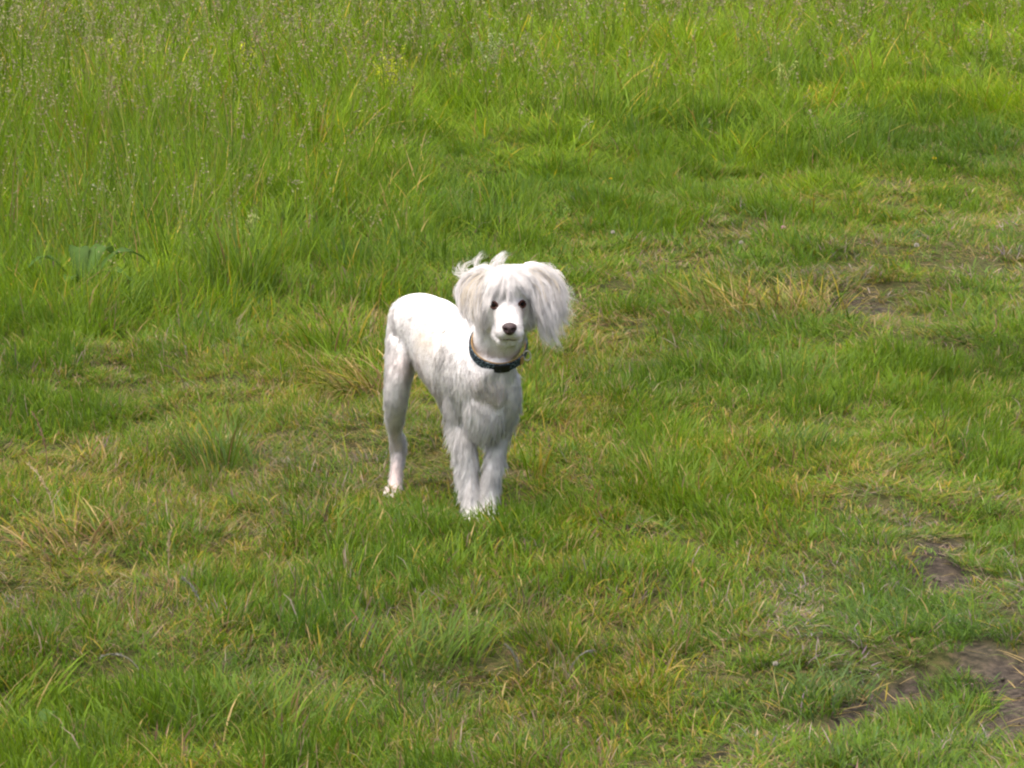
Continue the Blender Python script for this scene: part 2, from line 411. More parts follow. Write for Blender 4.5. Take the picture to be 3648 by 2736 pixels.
# --- the dense sward: tufts of blades, set out point by point
def proto(straw, n, L, rad, tilt, bend, wid, K=4):
    r_ = np.sqrt(rng.random(n)) * rad; an = rng.random(n) * 6.28
    az = np.where(rng.random(n) < .45, an + rng.normal(0, .5, n), rng.normal(0, .8, n))
    cr, ct = blade_colours(n, np.full(n, straw), np.full(n, .12), np.full(n, .55), None)
    V, Lp, S, C = blades(np.stack([r_ * np.cos(an), r_ * np.sin(an), np.full(n, -.004)], 1), L * (.45 + .7 * rng.random(n)), az, tilt * (.2 + 1.1 * rng.random(n)), bend * (.4 + 1.0 * rng.random(n)), wid * (.55 + .8 * rng.random(n)), cr, ct, K)
    me = make_mesh('tuft', V, Lp, S, C); me.materials.append(M_TUFT)
    return bpy.data.objects.new('tuft', me)
def sward(name, protos, x, y, scl, idx, tint, label):
    pc_ = bpy.data.collections.new(name + '_tufts')
    for q_ in range(len(protos)):
        protos[q_].name = '%s_tuft_%02d' % (name, q_); pc_.objects.link(protos[q_])
    n = len(x)
    me = make_mesh(name, np.stack([x, y, ground_z(x, y)], 1), np.zeros(0, np.int32), np.zeros(0, np.int32))
    rot = np.stack([rng.normal(0, .12, n), rng.normal(0, .12, n), ROTZ(x, y) + rng.normal(0, .8, n)], 1)
    for nm, ty, key, val in (('rot', 'FLOAT_VECTOR', 'vector', rot), ('scl', 'FLOAT_VECTOR', 'vector', scl), ('idx', 'INT', 'value', idx), ('tint', 'FLOAT_COLOR', 'color', np.concatenate([tint, np.ones((n, 1))], 1))):
        at_ = me.attributes.new(nm, ty, 'POINT'); at_.data.foreach_set(key, np.ascontiguousarray(val, np.int32 if ty == 'INT' else np.float32).ravel())
    o = link(name, me, M_TUFT, kind='stuff', label=label, category='grass')
    g = bpy.data.node_groups.new(name, 'GeometryNodeTree')
    g.interface.new_socket('Geometry', in_out='INPUT', socket_type='NodeSocketGeometry'); g.interface.new_socket('Geometry', in_out='OUTPUT', socket_type='NodeSocketGeometry')
    gi_, go_ = g.nodes.new('NodeGroupInput'), g.nodes.new('NodeGroupOutput')
    ci = g.nodes.new('GeometryNodeCollectionInfo'); ci.inputs['Collection'].default_value = pc_; ci.inputs['Separate Children'].default_value = True; ci.inputs['Reset Children'].default_value = True
    ip = g.nodes.new('GeometryNodeInstanceOnPoints'); ip.inputs['Pick Instance'].default_value = True
    def named(nm, ty):
        a_ = g.nodes.new('GeometryNodeInputNamedAttribute'); a_.data_type = ty; a_.inputs['Name'].default_value = nm
        return a_.outputs['Attribute']
    er = g.nodes.new('FunctionNodeEulerToRotation'); g.links.new(named('rot', 'FLOAT_VECTOR'), er.inputs[0])
    g.links.new(gi_.outputs[0], ip.inputs['Points']); g.links.new(ci.outputs[0], ip.inputs['Instance'])
    g.links.new(named('idx', 'INT'), ip.inputs['Instance Index']); g.links.new(er.outputs[0], ip.inputs['Rotation']); g.links.new(named('scl', 'FLOAT_VECTOR'), ip.inputs['Scale'])
    g.links.new(ip.outputs[0], go_.inputs[0])
    md_ = o.modifiers.new('tufts', 'NODES'); md_.node_group = g
    return o
def ROTZ(x, y):
    return 2.2 + (fbm(x / 0.5, y / 0.5, 81, 2) - 0.5) * 9.0
def tones(x, y, BL, wetk=1.0):
    n = len(x)
    wet = np.clip((fbm(x / 0.45 + 5, y / 0.9, 61, 3) - .5) * 1.9 + .55, 0, 1)[:, None]
    tn_ = np.array([0.72, 0.80, 0.75]) * (1 - wet) + np.array([1.25, 1.19, 0.75]) * wet
    bl = np.clip(BL + rng.normal(0, .15, n), 0, 1)[:, None]
    tn_ = tn_ * (1 - bl) + np.array([0.85, 0.95, 3.4]) * bl
    return tn_ * (0.82 + .36 * rng.random(n))[:, None]
def short_sward(name, y0, y1, n, margin, label, wmul, hmax=1.0, hmin=0.0):
    x, y = scatter(n, y0, y1, margin)
    H, D, ST, SO, BL, LE = plant_map(x, y).T
    pc = np.clip((fbm(x / 0.17, y / 0.34, 21, 2) - .5) * 2.4 + .5, 0, 1)
    k = (rng.random(n) < np.clip((0.52 - SO + (fbm(x * 9, y * 9, 33, 2) - .5) * .35) / 0.22, .035, 1)) & (H < hmax) & (H >= hmin)
    k &= np.min(np.hypot(x[:, None] - DOG_PAWS[None, :, 0], y[:, None] - DOG_PAWS[None, :, 1]), 1) > .026
    x, y, H, ST, SO, BL, pc = [a_[k] for a_ in (x, y, H, ST, SO, BL, pc)]
    n = len(x)
    h = np.clip(H, .03, .14) * (0.34 + .92 * pc) * (0.75 + .5 * rng.random(n)) * (1 - .45 * np.clip(SO, 0, 1))
    st = ST * (0.4 + 1.2 * rng.random(n)) * (1.5 - pc)
    cls = np.where(st < .125, 0, np.where(st < .25, 1, 2))
    idx = cls * 4 + rng.integers(0, 4, n)
    sx = wmul * (0.75 + .5 * rng.random(n))
    scl = np.stack([sx, sx, h / .05], 1)
    return sward(name, protos_s(), x, y, scl, idx, tones(x, y, BL), label)
def protos_s():
    return [proto(st_, 56, .05, .042, ti_, be_, .0011) for st_, ti_, be_ in ((.05, .55, 1.1), (.24, .7, 1.1), (.55, .95, .8)) for _ in range(4)]
short_sward('turf', 5.05, 9.4, 7500, 0.8, 'fine dense turf of short matted blades round the dog', 1.0)
short_sward('far_turf', 9.4, 19.0, 11500, 0.9, 'dense short grass in front of and under the tall meadow', 1.5)
# the tall meadow
x, y = scatter(16000, 9.6, 32, 1.2)
H, D, ST, SO, BL, LE = plant_map(x, y).T
pc = np.clip((fbm(x / 0.45, y / 0.45, 23, 2) - .5) * 2.4 + .5, 0, 1)
k = (rng.random(len(x)) < np.clip((H - .10) / .06, 0, 1)) & (rng.random(len(x)) < .65 + .4 * pc) & (rng.random(len(x)) < np.clip(15 / y, .45, 1))
x, y, H, BL, ST, pc = [a_[k] for a_ in (x, y, H, BL, ST, pc)]
n = len(x)
sx = np.clip(y / 11, .9, 2.0) * (0.8 + .5 * rng.random(n))
tn_ = tones(x, y, BL * .5) * np.array([1.35, 1.28, 0.8])
sward('meadow', [proto(.03 if q_ < 4 else .14, 34, .25, .07, .26, .75, .0014, 5) for q_ in range(8)], x, y, np.stack([sx, sx, H * (.6 + .6 * pc) * (.75 + .5 * rng.random(n)) / .25], 1),
      np.where(rng.random(n) < .75, 0, 4) + rng.integers(0, 4, n), tn_, 'tall bright green meadow grass beyond the trodden way')
# the same field goes on to both sides
n = 15000
y = np.sqrt(rng.random(n) * (45 ** 2 - 3.5 ** 2) + 3.5 ** 2)
x = np.where(rng.random(n) < .5, -1, 1) * (0.139 * y + 0.7 + (4.5 + .16 * y) * rng.random(n))
H, D, ST, SO, BL, LE = plant_map(x, y).T
n = len(x)
sx = np.clip(y / 8, 1.2, 3.2) * (0.8 + .5 * rng.random(n))
sward('outer_field', [proto(.06 if q_ < 4 else .2, 34, .25, .08, .3, .8, .0015, 4) for q_ in range(8)], x, y, np.stack([sx, sx, np.maximum(H, .05) * (.6 + .6 * rng.random(n)) / .25], 1),
      np.where(ST < .15, 0, 4) + rng.integers(0, 4, n), tones(x, y, BL * .5) * 1.1, 'field grass going on at both sides of the dog')
near_a = grass_field(5.05, 9.4, 9000, 12, 0.75, 4, lambda y: 1.0, False)
emit('lawn_grass', near_a, M_GRASS, kind='stuff', label='longer uneven green and straw coloured blades in the turf round the dog', category='grass')
mid_a = grass_field(9.4, 14.0, 6000, 12, 1.0, 3, lambda y: np.clip(y / 8.5, 1, 1.6), False, 0.17)
emit('lawn_grass', mid_a, M_GRASS, kind='stuff', label='longer blades in the short lawn between the dog and the tall meadow', category='grass')
far_a = grass_field(9.4, 33.0, 6000, 14, 1.2, 4, lambda y: np.clip(y / 13.0, 0.8, 1.8), True, -0.12)
emit('meadow_blades', far_a, M_GRASS, kind='stuff', label='loose taller blades standing out of the meadow', category='grass')
# beyond the meadow: coarse blades to the far field
n = 26000
x, y = scatter(n, 33, 90, 6)
cr, ct = blade_colours(n, np.full(n, .08), np.full(n, .1), np.full(n, .6), None)
emit('far_grass', blades(np.stack([x, y, ground_z(x, y) * 0], 1), 0.3 + 0.2 * rng.random(n), rng.random(n) * 6.28, 0.3 * rng.random(n), 0.8 * rng.random(n), 0.012 + 0.01 * rng.random(n), cr, ct, 3),
     M_GRASS, kind='stuff', label='far green field grass behind the tall meadow', category='grass')

# long single blades lying across the shorter grass, many of them straw
n = 15000
x, y = scatter(n, 5.1, 13.5, 0.6)
pv = plant_map(x, y)
k = (pv[:, 0] < 0.16) & (rng.random(n) < (1 - pv[:, 3]))
x, y, pv = x[k], y[k], pv[k]; n = len(x)
flow = 2.2 + (fbm(x / 0.5, y / 0.5, 81, 2) - 0.5) * 9.0
cr, ct = blade_colours(n, np.clip(pv[:, 2] * 1.7, 0.1, 0.85), pv[:, 4] * .7, np.full(n, .75), None)
emit('long_blades', blades(np.stack([x, y, ground_z(x, y) - .003], 1), (0.045 + pv[:, 0] * 0.6) * (0.6 + 0.9 * rng.random(n)), flow + rng.normal(0, .9, n), 0.5 + 0.7 * rng.random(n), 0.5 + 1.0 * rng.random(n),
     0.0006 + 0.0008 * rng.random(n), cr, ct, 6), M_GRASS, kind='stuff', label='long arching green and straw blades over the shorter grass', category='grass')
# flowering grass haze in the meadow: stems with panicles
def seed_heads(x, y, hgt, spread, ncol, nsp=13):
    n = len(x)
    az = rng.random(n) * 6.28; tilt = 0.05 + 0.2 * rng.random(n); bend = 0.2 + 0.6 * rng.random(n)
    z0 = ground_z(x, y)
    K = 5; s = np.linspace(0, 1, K); sm = (s[1:] + s[:-1]) / 2
    ph = tilt[:, None] + bend[:, None] * sm ** 2
    ds = hgt[:, None] / (K - 1)
    h = np.concatenate([np.zeros((n, 1)), np.cumsum(np.sin(ph) * ds, 1)], 1); z = np.concatenate([np.zeros((n, 1)), np.cumsum(np.cos(ph) * ds, 1)], 1)
    P = np.stack([x[:, None] + h * np.cos(az)[:, None], y[:, None] + h * np.sin(az)[:, None], z0[:, None] + z], -1)
    sc = np.clip(y / 11.0, 0.8, 2.0)
    stemc = np.array([0.22, 0.25, 0.06])[None] * (0.7 + 0.5 * rng.random((n, 1)))
    a1 = ribbon_arrays(P, (0.0008 * sc)[:, None] * np.ones(K), np.tile([1.0, 0, 0], (n, 1)), np.repeat(stemc[:, None], K, 1))
    # spikelets
    u = 0.72 + 0.28 * rng.random((n, nsp)); uu = u * (K - 1); i = np.minimum(uu.astype(int), K - 2); f = (uu - i)[..., None]
    ar = np.arange(n)[:, None]
    c = P[ar, i] * (1 - f) + P[ar, i + 1] * f
    taper = (1.05 - u)[..., None] / 0.33
    d = rng.normal(0, 1, (n, nsp, 3)); d[..., 2] *= 0.4; c = c + d * spread[:, None, None] * taper
    q = nrm(rng.normal(0, 1, (n, nsp, 3)) + np.array([0, 0, 0.7]))
    Ls = (0.006 + 0.0035 * rng.random((n, nsp))) * sc[:, None]
    c = c.reshape(-1, 3); q = q.reshape(-1, 3); Ls = Ls.ravel()
    PP = np.stack([c, c + q * Ls[:, None] * 0.5, c + q * Ls[:, None]], 1)
    sd = nrm(np.cross(q, rng.normal(0, 1, q.shape)))
    cc = np.repeat(ncol, nsp, 0) * (0.7 + 0.6 * rng.random((len(c), 1)))
    a2 = ribbon_arrays(PP, np.stack([Ls * 0.1, Ls * 0.24, Ls * 0], 1), sd, np.repeat(cc[:, None], 3, 1))
    return join_arrays([a1, a2])
n = 10500
x, y = scatter(n, 9.2, 30, 0.8)
px, py = project(x, y, np.zeros(n))
H = plant_map(x, y)[:, 0]
dens = np.clip((H - 0.11) / 0.12, 0, 1) * np.clip(0.25 + 1.1 * fbm(x / 1.3, y / 1.3 + 4, 91, 2) * (1.25 - 0.2 * px / 1000), 0, 1) * np.clip(13 / y, 0.35, 1)
k = rng.random(n) < dens
x, y, H = x[k], y[k], H[k]
tone = fbm(x / 1.1, y / 1.1, 95, 2)[:, None]
nc = np.array([0.33, 0.235, 0.15]) * tone + np.array([0.34, 0.34, 0.18]) * (1 - tone)
emit('meadow_seed_heads', seed_heads(x, y, H * 1.05 + 0.08 + 0.1 * rng.random(len(x)), 0.008 + 0.010 * rng.random(len(x)), nc), M_DRY, kind='stuff',
     label='buff and brownish flowering seed heads above the meadow grass', category='seed heads')
# dead bits lying on the trodden way and the bare soil
n = 16000
x, y = scatter(n, 5.1, 11.0, 0.3)
pv = plant_map(x, y)
k = rng.random(n) < np.clip(pv[:, 3] * 0.9 + (pv[:, 2] - 0.2) * 1.2, 0.02, 1)
x, y = x[k], y[k]; n = len(x)
cr, ct = blade_colours(n, np.ones(n), np.zeros(n), np.zeros(n), None)
emit('dead_grass_litter', blades(np.stack([x, y, ground_z(x, y) + 0.004 - 0.0 * x], 1), 0.02 + 0.06 * rng.random(n), rng.random(n) * 6.28, 1.3 + 0.25 * rng.random(n), 0.3 * rng.random(n) - 0.05, 0.0007 + 0.0008 * rng.random(n), cr, ct, 4),
     M_DRY, kind='stuff', label='dead straw bits lying on the bare soil and trodden grass', category='litter')

# crumbs of earth on the bare soil
n = 9000
x, y = scatter(n, 5.1, 11.0, 0.3)
pv = plant_map(x, y)
k = rng.random(n) < np.clip((pv[:, 3] - 0.2) * 1.2, 0, 1)
x, y = x[k], y[k]; n = len(x)
oc = np.array([[1, 0, 0], [-1, 0, 0], [0, 1, 0], [0, -1, 0], [0, 0, 1], [0, 0, -1.0]])
of = np.array([[0, 2, 4], [2, 1, 4], [1, 3, 4], [3, 0, 4], [2, 0, 5], [1, 2, 5], [3, 1, 5], [0, 3, 5]])
V = oc[None] * (0.0015 + 0.006 * rng.random((n, 1, 1)) ** 2.5) * (0.6 + 0.8 * rng.random((n, 6, 1))) + np.stack([x, y, ground_z(x, y) - 0.008], 1)[:, None]
L = (of[None] + np.arange(n)[:, None, None] * 6).ravel()
cc = np.repeat(np.array([0.12, 0.095, 0.075])[None] * (0.5 + rng.random((n, 1))), 6, 0)
emit('soil_crumbs', (V.reshape(-1, 3), L, np.arange(n * 8) * 3, cc), M_DRY, kind='stuff', label='crumbs of dry earth on the bare soil', category='soil crumbs')

# ------------------------------------------------------------------ tussocks that stand out, one thing each
def tussock(px, py, n, L, rad, straw, blue, bright, az0, azs, tilt, bend, wid, label, mat=None, K=6):
    cx, cy = ground_xy(px, py)
    r_ = np.sqrt(rng.random(n)) * rad * 1.75; an = rng.random(n) * 6.28
    bx = r_ * np.cos(an); by = r_ * np.sin(an) * 0.8
    az = np.where(rng.random(n) < 0.3, an, az0 + rng.normal(0, azs * 1.2, n))
    Ls = L * (0.45 + 0.65 * rng.random(n))
    cr, ct = blade_colours(n, np.full(n, straw), np.full(n, blue), np.full(n, bright), None)
    z = ground_z(cx + bx, cy + by) - ground_z(cx, cy)
    arr = blades(np.stack([bx, by, z - 0.004], 1), Ls, az, tilt * (0.4 + 0.9 * rng.random(n)), bend * (0.5 + 0.9 * rng.random(n)), wid * (0.6 + 0.7 * rng.random(n)), cr, ct, K)
    o = emit('grass_tussock', arr, mat or M_GRASS, label=label, category='tussock', group='grass tussocks')
    o.location = (cx, cy, float(ground_z(cx, cy)))
    return o
tussock(1330, 1420, 170, .23, .045, .55, .1, .7, R(165), .5, .8, 1.2, .0020, 'arching straw coloured tussock right behind the dog\'s hind leg', M_DRY)
tussock(1180, 1290, 160, .20, .05, .10, .15, .9, R(150), .7, .35, 1.0, .0022, 'lush bright green tussock behind the dog and its arching straw tussock')
tussock(860, 1090, 190, .30, .06, .06, .3, .7, R(100), .8, .22, .7, .0024, 'tall green tussock at the meadow edge behind the dog\'s back')
tussock(2800, 1140, 560, .20, .10, .55, .2, .5, R(170), 1.2, .85, .8, .0016, 'large dry yellow tussock beside the grey soil hollow', M_DRY)
tussock(2560, 1110, 240, .20, .07, .42, .35, .5, R(160), .8, .55, 1.0, .0016, 'half green tussock with pale tips behind the large dry tussock')
tussock(2800, 1420, 260, .15, .09, .05, .35, .55, R(60), .8, .35, .9, .0016, 'thick dark green tussock standing in the lawn below the dry tussock')
tussock(2550, 1390, 160, .12, .06, .12, .2, .8, R(140), .8, .4, 1.0, .0016, 'low green tussock next to the thick dark green one')
tussock(780, 1640, 190, .17, .05, .14, .5, .55, R(140), .45, .5, .7, .0016, 'grey green tussock fanning out over the trodden straw grass')
tussock(330, 1640, 45, .13, .03, .95, .1, .5, R(140), .9, .7, 1.3, .0018, 'small sparse dry tuft with forked straw blades', M_DRY)
tussock(260, 1930, 110, .14, .06, .75, .3, .4, R(150), .6, .7, 1.1, .0018, 'flattened brown and straw tussock on the trodden way', M_DRY)
tussock(1560, 2050, 240, .09, .07, .08, .25, .75, R(60), 1.0, .4, .9, .0016, 'green tussock just in front of the dog\'s front paws')
tussock(2450, 1800, 190, .12, .07, .14, .2, .8, R(40), .9, .4, 1.0, .0015, 'rounded fresh green tussock between the dog and the bare soil')
tussock(2880, 1700, 130, .11, .04, .08, .55, .2, R(40), .7, .45, .9, .0015, 'small dark blue green tussock in the lawn above the bare soil')
tussock(1500, 2330, 220, .14, .07, .14, .45, .55, R(40), .55, .5, .8, .0016, 'grey green tussock of blades combed to one side')
tussock(950, 2640, 240, .14, .08, .12, .4, .6, R(35), .5, .55, .8, .0016, 'long combed tussock with blades all laid over one way')
tussock(40, 2560, 34, .16, .03, .15, .05, 1.0, R(30), .4, .6, .7, .0028, 'tussock with broad bright yellow green blades')
tussock(2950, 2480, 150, .085, .05, .08, .75, .3, R(60), 1.3, .5, 1.0, .0015, 'low grey green tuft growing on the edge of the bare soil')
tussock(3330, 2580, 150, .08, .04, .06, .6, .7, R(90), 1.5, .4, 1.0, .0015, 'isolated green tuft surrounded by bare soil')
tussock(3200, 2230, 170, .09, .06, .06, .6, .2, R(180), 1.2, .5, 1.1, .0015, 'dark green tussock overhanging a shaded bare edge')
tussock(1915, 1750, 11, .13, .012, .25, .0, 1.0, R(70), .7, .2, .5, .0026, 'upright yellow green tuft right beside the dog\'s front legs')

# ------------------------------------------------------------------ dog
LOC = []
def loft(rings, seg=20, n=None, side_ref=(1, 0, 0)):
    """rings: (centre, r_side, r_other); returns closed tube"""
    C = np.array([r[0] for r in rings]); rr = np.array([[r[1], r[2]] for r in rings])
    n = n or (len(rings) - 1) * 5 + 1
    P = catmull(C, n); q = np.maximum(catmull(rr, n), 0.002)
    T = nrm(np.gradient(P, axis=0))
    sr = np.array(side_ref, float)
    S = nrm(sr[None] - (T @ sr)[:, None] * T)
    U = np.cross(T, S)
    a = np.linspace(0, 2 * np.pi, seg, endpoint=False)
    V = P[:, None] + S[:, None] * (np.cos(a)[None, :, None] * q[:, :1, None]) + U[:, None] * (np.sin(a)[None, :, None] * q[:, 1:2, None])
    # rounded ends
    V = V.reshape(-1, 3)
    e0 = P[0] - T[0] * q[0].mean() * 0.7; e1 = P[-1] + T[-1] * q[-1].mean() * 0.7
    faces = []
    for i in range(n - 1):
        for j in range(seg):
            k = (j + 1) % seg
            faces.append((i * seg + j, i * seg + k, (i + 1) * seg + k, (i + 1) * seg + j))
    a0 = len(V); V = np.vstack([V, e0, e1])
    for j in range(seg):
        k = (j + 1) % seg
        faces.append((a0, k, j)); faces.append((a0 + 1, (n - 1) * seg + j, (n - 1) * seg + k))
    return V, faces
def ell(c, r, rot=None, seg=24):
    th = np.linspace(0, np.pi, seg // 2 + 1)[1:-1]; ph = np.linspace(0, 2 * np.pi, seg, endpoint=False)
    V = [[0, 0, 1]] + [[math.sin(a) * math.cos(b_), math.sin(a) * math.sin(b_), math.cos(a)] for a in th for b_ in ph] + [[0, 0, -1]]
    V = np.array(V) * np.array(r)
    if rot is not None:
        V = V @ np.array(rot).T
    V = V + c
    F = []
    m_ = len(th)
    for j in range(seg):
        k = (j + 1) % seg
        F.append((0, 1 + j, 1 + k)); F.append((len(V) - 1, 1 + (m_ - 1) * seg + k, 1 + (m_ - 1) * seg + j))
        for i in range(m_ - 1):
            F.append((1 + i * seg + j, 1 + (i + 1) * seg + j, 1 + (i + 1) * seg + k, 1 + i * seg + k))
    return V, F
HEAD = np.array([0.436, -0.90, 0.0])         # the way the body points
HEAD /= np.linalg.norm(HEAD)
LEFT = np.array([-HEAD[1], HEAD[0], 0])      # the dog's left (picture right)
pieces = []; marks = []                      # marks: (position, region)
def limb(region, pts, side, seg=18):
    rings = [(W2(*p_[:3]), p_[3], p_[4]) for p_ in pts]
    pieces.append(loft(rings, seg, side_ref=side))
    for c_, a_, b_ in rings:
        marks.append((c_, region))
limb('torso', [(280, 525, 7.672, .028, .048), (318, 488, 7.65, .049, .068), (372, 455, 7.60, .055, .064), (452, 528, 7.545, .054, .088), (548, 636, 7.46, .060, .096),
               (652, 712, 7.385, .060, .090), (745, 775, 7.325, .053, .078), (770, 815, 7.308, .042, .064)], LEFT, 28)
limb('neck', [(660, 660, 7.41, .058, .066), (735, 610, 7.36, .052, .060), (795, 530, 7.315, .047, .052), (835, 400, 7.275, .046, .048)], LEFT, 24)
X = (1, 0, 0)
limb('foreleg', [(600, 740, 7.385, .028, .045), (585, 860, 7.395, .032, .044), (592, 985, 7.395, .029, .034), (612, 1120, 7.37, .022, .024), (630, 1260, 7.355, .019, .020),
                 (638, 1350, 7.345, .0185, .019), (645, 1450, 7.33, .0165, .017), (655, 1500, 7.315, .017, .02)], X)
limb('foreleg', [(830, 740, 7.335, .028, .042), (838, 850, 7.345, .028, .04), (815, 985, 7.365, .024, .03), (782, 1120, 7.355, .018, .021), (760, 1260, 7.345, .017, .019),
                 (750, 1350, 7.34, .017, .018), (746, 1450, 7.325, .0150, .016), (742, 1485, 7.31, .016, .018)], X)
limb('thigh', [(345, 470, 7.615, .034, .045), (298, 550, 7.625, .040, .058), (272, 650, 7.61, .034, .058), (254, 760, 7.595, .027, .055), (242, 860, 7.595, .025, .043), (238, 950, 7.62, .020, .032)], X)
limb('hindleg', [(236, 950, 7.62, .022, .03), (238, 1030, 7.66, .0135, .021), (256, 1110, 7.695, .0175, .020), (252, 1190, 7.69, .0135, .016), (244, 1260, 7.675, .0120, .0145), (240, 1320, 7.66, .0135, .016)], X)
limb('paw', [(240, 1318, 7.665, .014, .014), (232, 1352, 7.645, .018, .013), (215, 1372, 7.615, .019, .011), (206, 1380, 7.600, .015, .008)], X)
limb('thigh', [(470, 560, 7.56, .040, .055), (500, 700, 7.53, .033, .054), (522, 820, 7.52, .028, .044), (548, 920, 7.545, .021, .03)], X)
limb('hindleg', [(548, 920, 7.545, .02, .028), (575, 1020, 7.585, .015, .02), (590, 1100, 7.61, .0145, .0175), (592, 1200, 7.60, .0125, .015), (594, 1330, 7.58, .012, .014), (596, 1400, 7.565, .013, .014)], X)
limb('paw', [(596, 1395, 7.57, .014, .014), (600, 1418, 7.545, .018, .012), (604, 1434, 7.52, .017, .010)], X)
limb('paw', [(654, 1490, 7.32, .017, .018), (656, 1528, 7.298, .021, .014), (660, 1545, 7.275, .019, .011)], X)
limb('paw', [(742, 1475, 7.315, .016, .017), (746, 1512, 7.295, .020, .014), (750, 1530, 7.272, .018, .011)], X)
pieces.append(ell(W2(722, 880, 7.328), (.044, .036, .072))); marks.append((W2(715, 960, 7.34), 'foreleg'))
limb('tail', [(285, 440, 7.69, .018, .018), (270, 520, 7.715, .013, .013), (262, 640, 7.715, .009, .009), (262, 760, 7.705, .005, .005)], X)
pieces.append(ell(W2(290, 515, 7.64), (.040, .045, .064))); marks.append((W2(303, 520, 7.64), 'torso'))
for tx, ty, tY in ((188, 1384, 7.600), (205, 1388, 7.594), (222, 1388, 7.594), (238, 1382, 7.602)):
    pieces.append(ell(W2(tx, ty, tY), (.0072, .0115, .0068))); marks.append((W2(tx, ty, tY), 'paw'))
# head: skull, brow, cheeks, muzzle, lower jaw
def put(c, r, region='head', rot=None):
    pieces.append(ell(c, r, rot)); marks.append((np.array(c), region))
put(W1(855, 610, 7.255), (.051, .056, .046))
put(W1(850, 740, 7.240), (.046, .046, .042))
put(W1(690, 880, 7.258), (.026, .034, .034)); put(W1(1030, 880, 7.256), (.026, .034, .034))
put(W1(868, 560, 7.225), (.040, .032, .032))
rings = [(W1(862, 850, 7.225), .033, .036), (W1(868, 950, 7.195), .0275, .030), (W1(874, 1035, 7.170), .0265, .0245), (W1(877, 1085, 7.150), .0245, .021)]
pieces.append(loft(rings, 20, side_ref=X)); marks += [(r_[0], 'muzzle') for r_ in rings]
put(W1(800, 1110, 7.158), (.017, .018, .015), 'muzzle'); put(W1(955, 1110, 7.158), (.017, .018, .015), 'muzzle')
rings = [(W1(850, 1120, 7.235), .034, .026), (W1(868, 1210, 7.19), .025, .014), (W1(876, 1222, 7.163), .017, .010)]
pieces.append(loft(rings, 18, side_ref=X)); marks += [(r_[0], 'muzzle') for r_ in rings]
# ear flaps
rings = [(W1(1040, 420, 7.258), .026, .016), (W1(1210, 455, 7.258), .030, .014), (W1(1330, 640, 7.252), .032, .008), (W1(1360, 860, 7.25), .022, .006)]
pieces.append(loft(rings, 18, side_ref=(.75, 0, .65))); marks += [(r_[0], 'ear') for r_ in rings]
rings = [(W1(670, 440, 7.262), .026, .016), (W1(520, 490, 7.268), .028, .014), (W1(450, 720, 7.268), .028, .008), (W1(455, 880, 7.268), .02, .006)]
pieces.append(loft(rings, 18, side_ref=(.75, 0, -.65))); marks += [(r_[0], 'ear') for r_ in rings]

VV, FF = [], []
o_ = 0
for V, F in pieces:
    VV.append(V); FF += [tuple(i + o_ for i in f) for f in F]; o_ += len(V)
VV = np.vstack(VV)
tmp_me = bpy.data.meshes.new('tmp'); tmp_me.from_pydata([tuple(v) for v in VV], [], FF); tmp_me.update()
tmp = bpy.data.objects.new('tmp', tmp_me); COL.objects.link(tmp)
md = tmp.modifiers.new('r', 'REMESH'); md.mode = 'VOXEL'; md.voxel_size = 0.0042
md = tmp.modifiers.new('s', 'SMOOTH'); md.factor = 0.5; md.iterations = 13
dg = bpy.context.evaluated_depsgraph_get()
body_me = bpy.data.meshes.new_from_object(tmp.evaluated_get(dg))
bpy.data.objects.remove(tmp); body_me.name = 'body'
BV = np.empty(len(body_me.vertices) * 3); body_me.vertices.foreach_get('co', BV); BV = BV.reshape(-1, 3)
PAW_Z = BV[:, 2].min()

dog_base = np.array([*np.mean(DOG_PAWS, 0), 0.0])
dog = link('dog', None, label='small shaggy white dog standing in the grass with long windblown ears', category='dog')
dog.location = dog_base
def child(name, me, mat, parent=None, **props):
    o = link(name, me, mat, parent or dog, **props)
    if parent is None:
        o.location = (0, 0, 0); o.matrix_parent_inverse.identity()
    return o
def to_dog(V):
    return V - dog_base
# skin / undercoat
m, t, out = new_mat('undercoat')
tc = t.nodes.new('ShaderNodeAttribute'); tc.attribute_name = 'col'
no = t.nodes.new('ShaderNodeTexNoise'); no.inputs['Scale'].default_value = 220; no.inputs['Detail'].default_value = 5
g2 = t.nodes.new('ShaderNodeNewGeometry'); t.links.new(g2.outputs['Position'], no.inputs['Vector'])
mr = t.nodes.new('ShaderNodeMapRange'); mr.inputs['To Min'].default_value = 0.85; mr.inputs['To Max'].default_value = 1.12; t.links.new(no.outputs[0], mr.inputs[0])
sc_ = t.nodes.new('ShaderNodeVectorMath'); sc_.operation = 'SCALE'; t.links.new(tc.outputs['Color'], sc_.inputs[0]); t.links.new(mr.outputs[0], sc_.inputs['Scale'])
p = t.nodes.new('ShaderNodeBsdfPrincipled'); p.inputs['Roughness'].default_value = 0.8; p.inputs['Specular IOR Level'].default_value = 0.1
p.inputs['Subsurface Weight'].default_value = 0.0
bmp = t.nodes.new('ShaderNodeBump'); bmp.inputs['Strength'].default_value = 0.6; bmp.inputs['Distance'].default_value = 0.003
t.links.new(no.outputs[0], bmp.inputs['Height']); t.links.new(bmp.outputs[0], p.inputs['Normal'])
t.links.new(sc_.outputs[0], p.inputs['Base Color']); t.links.new(p.outputs[0], out.inputs['Surface'])
M_SKIN = m

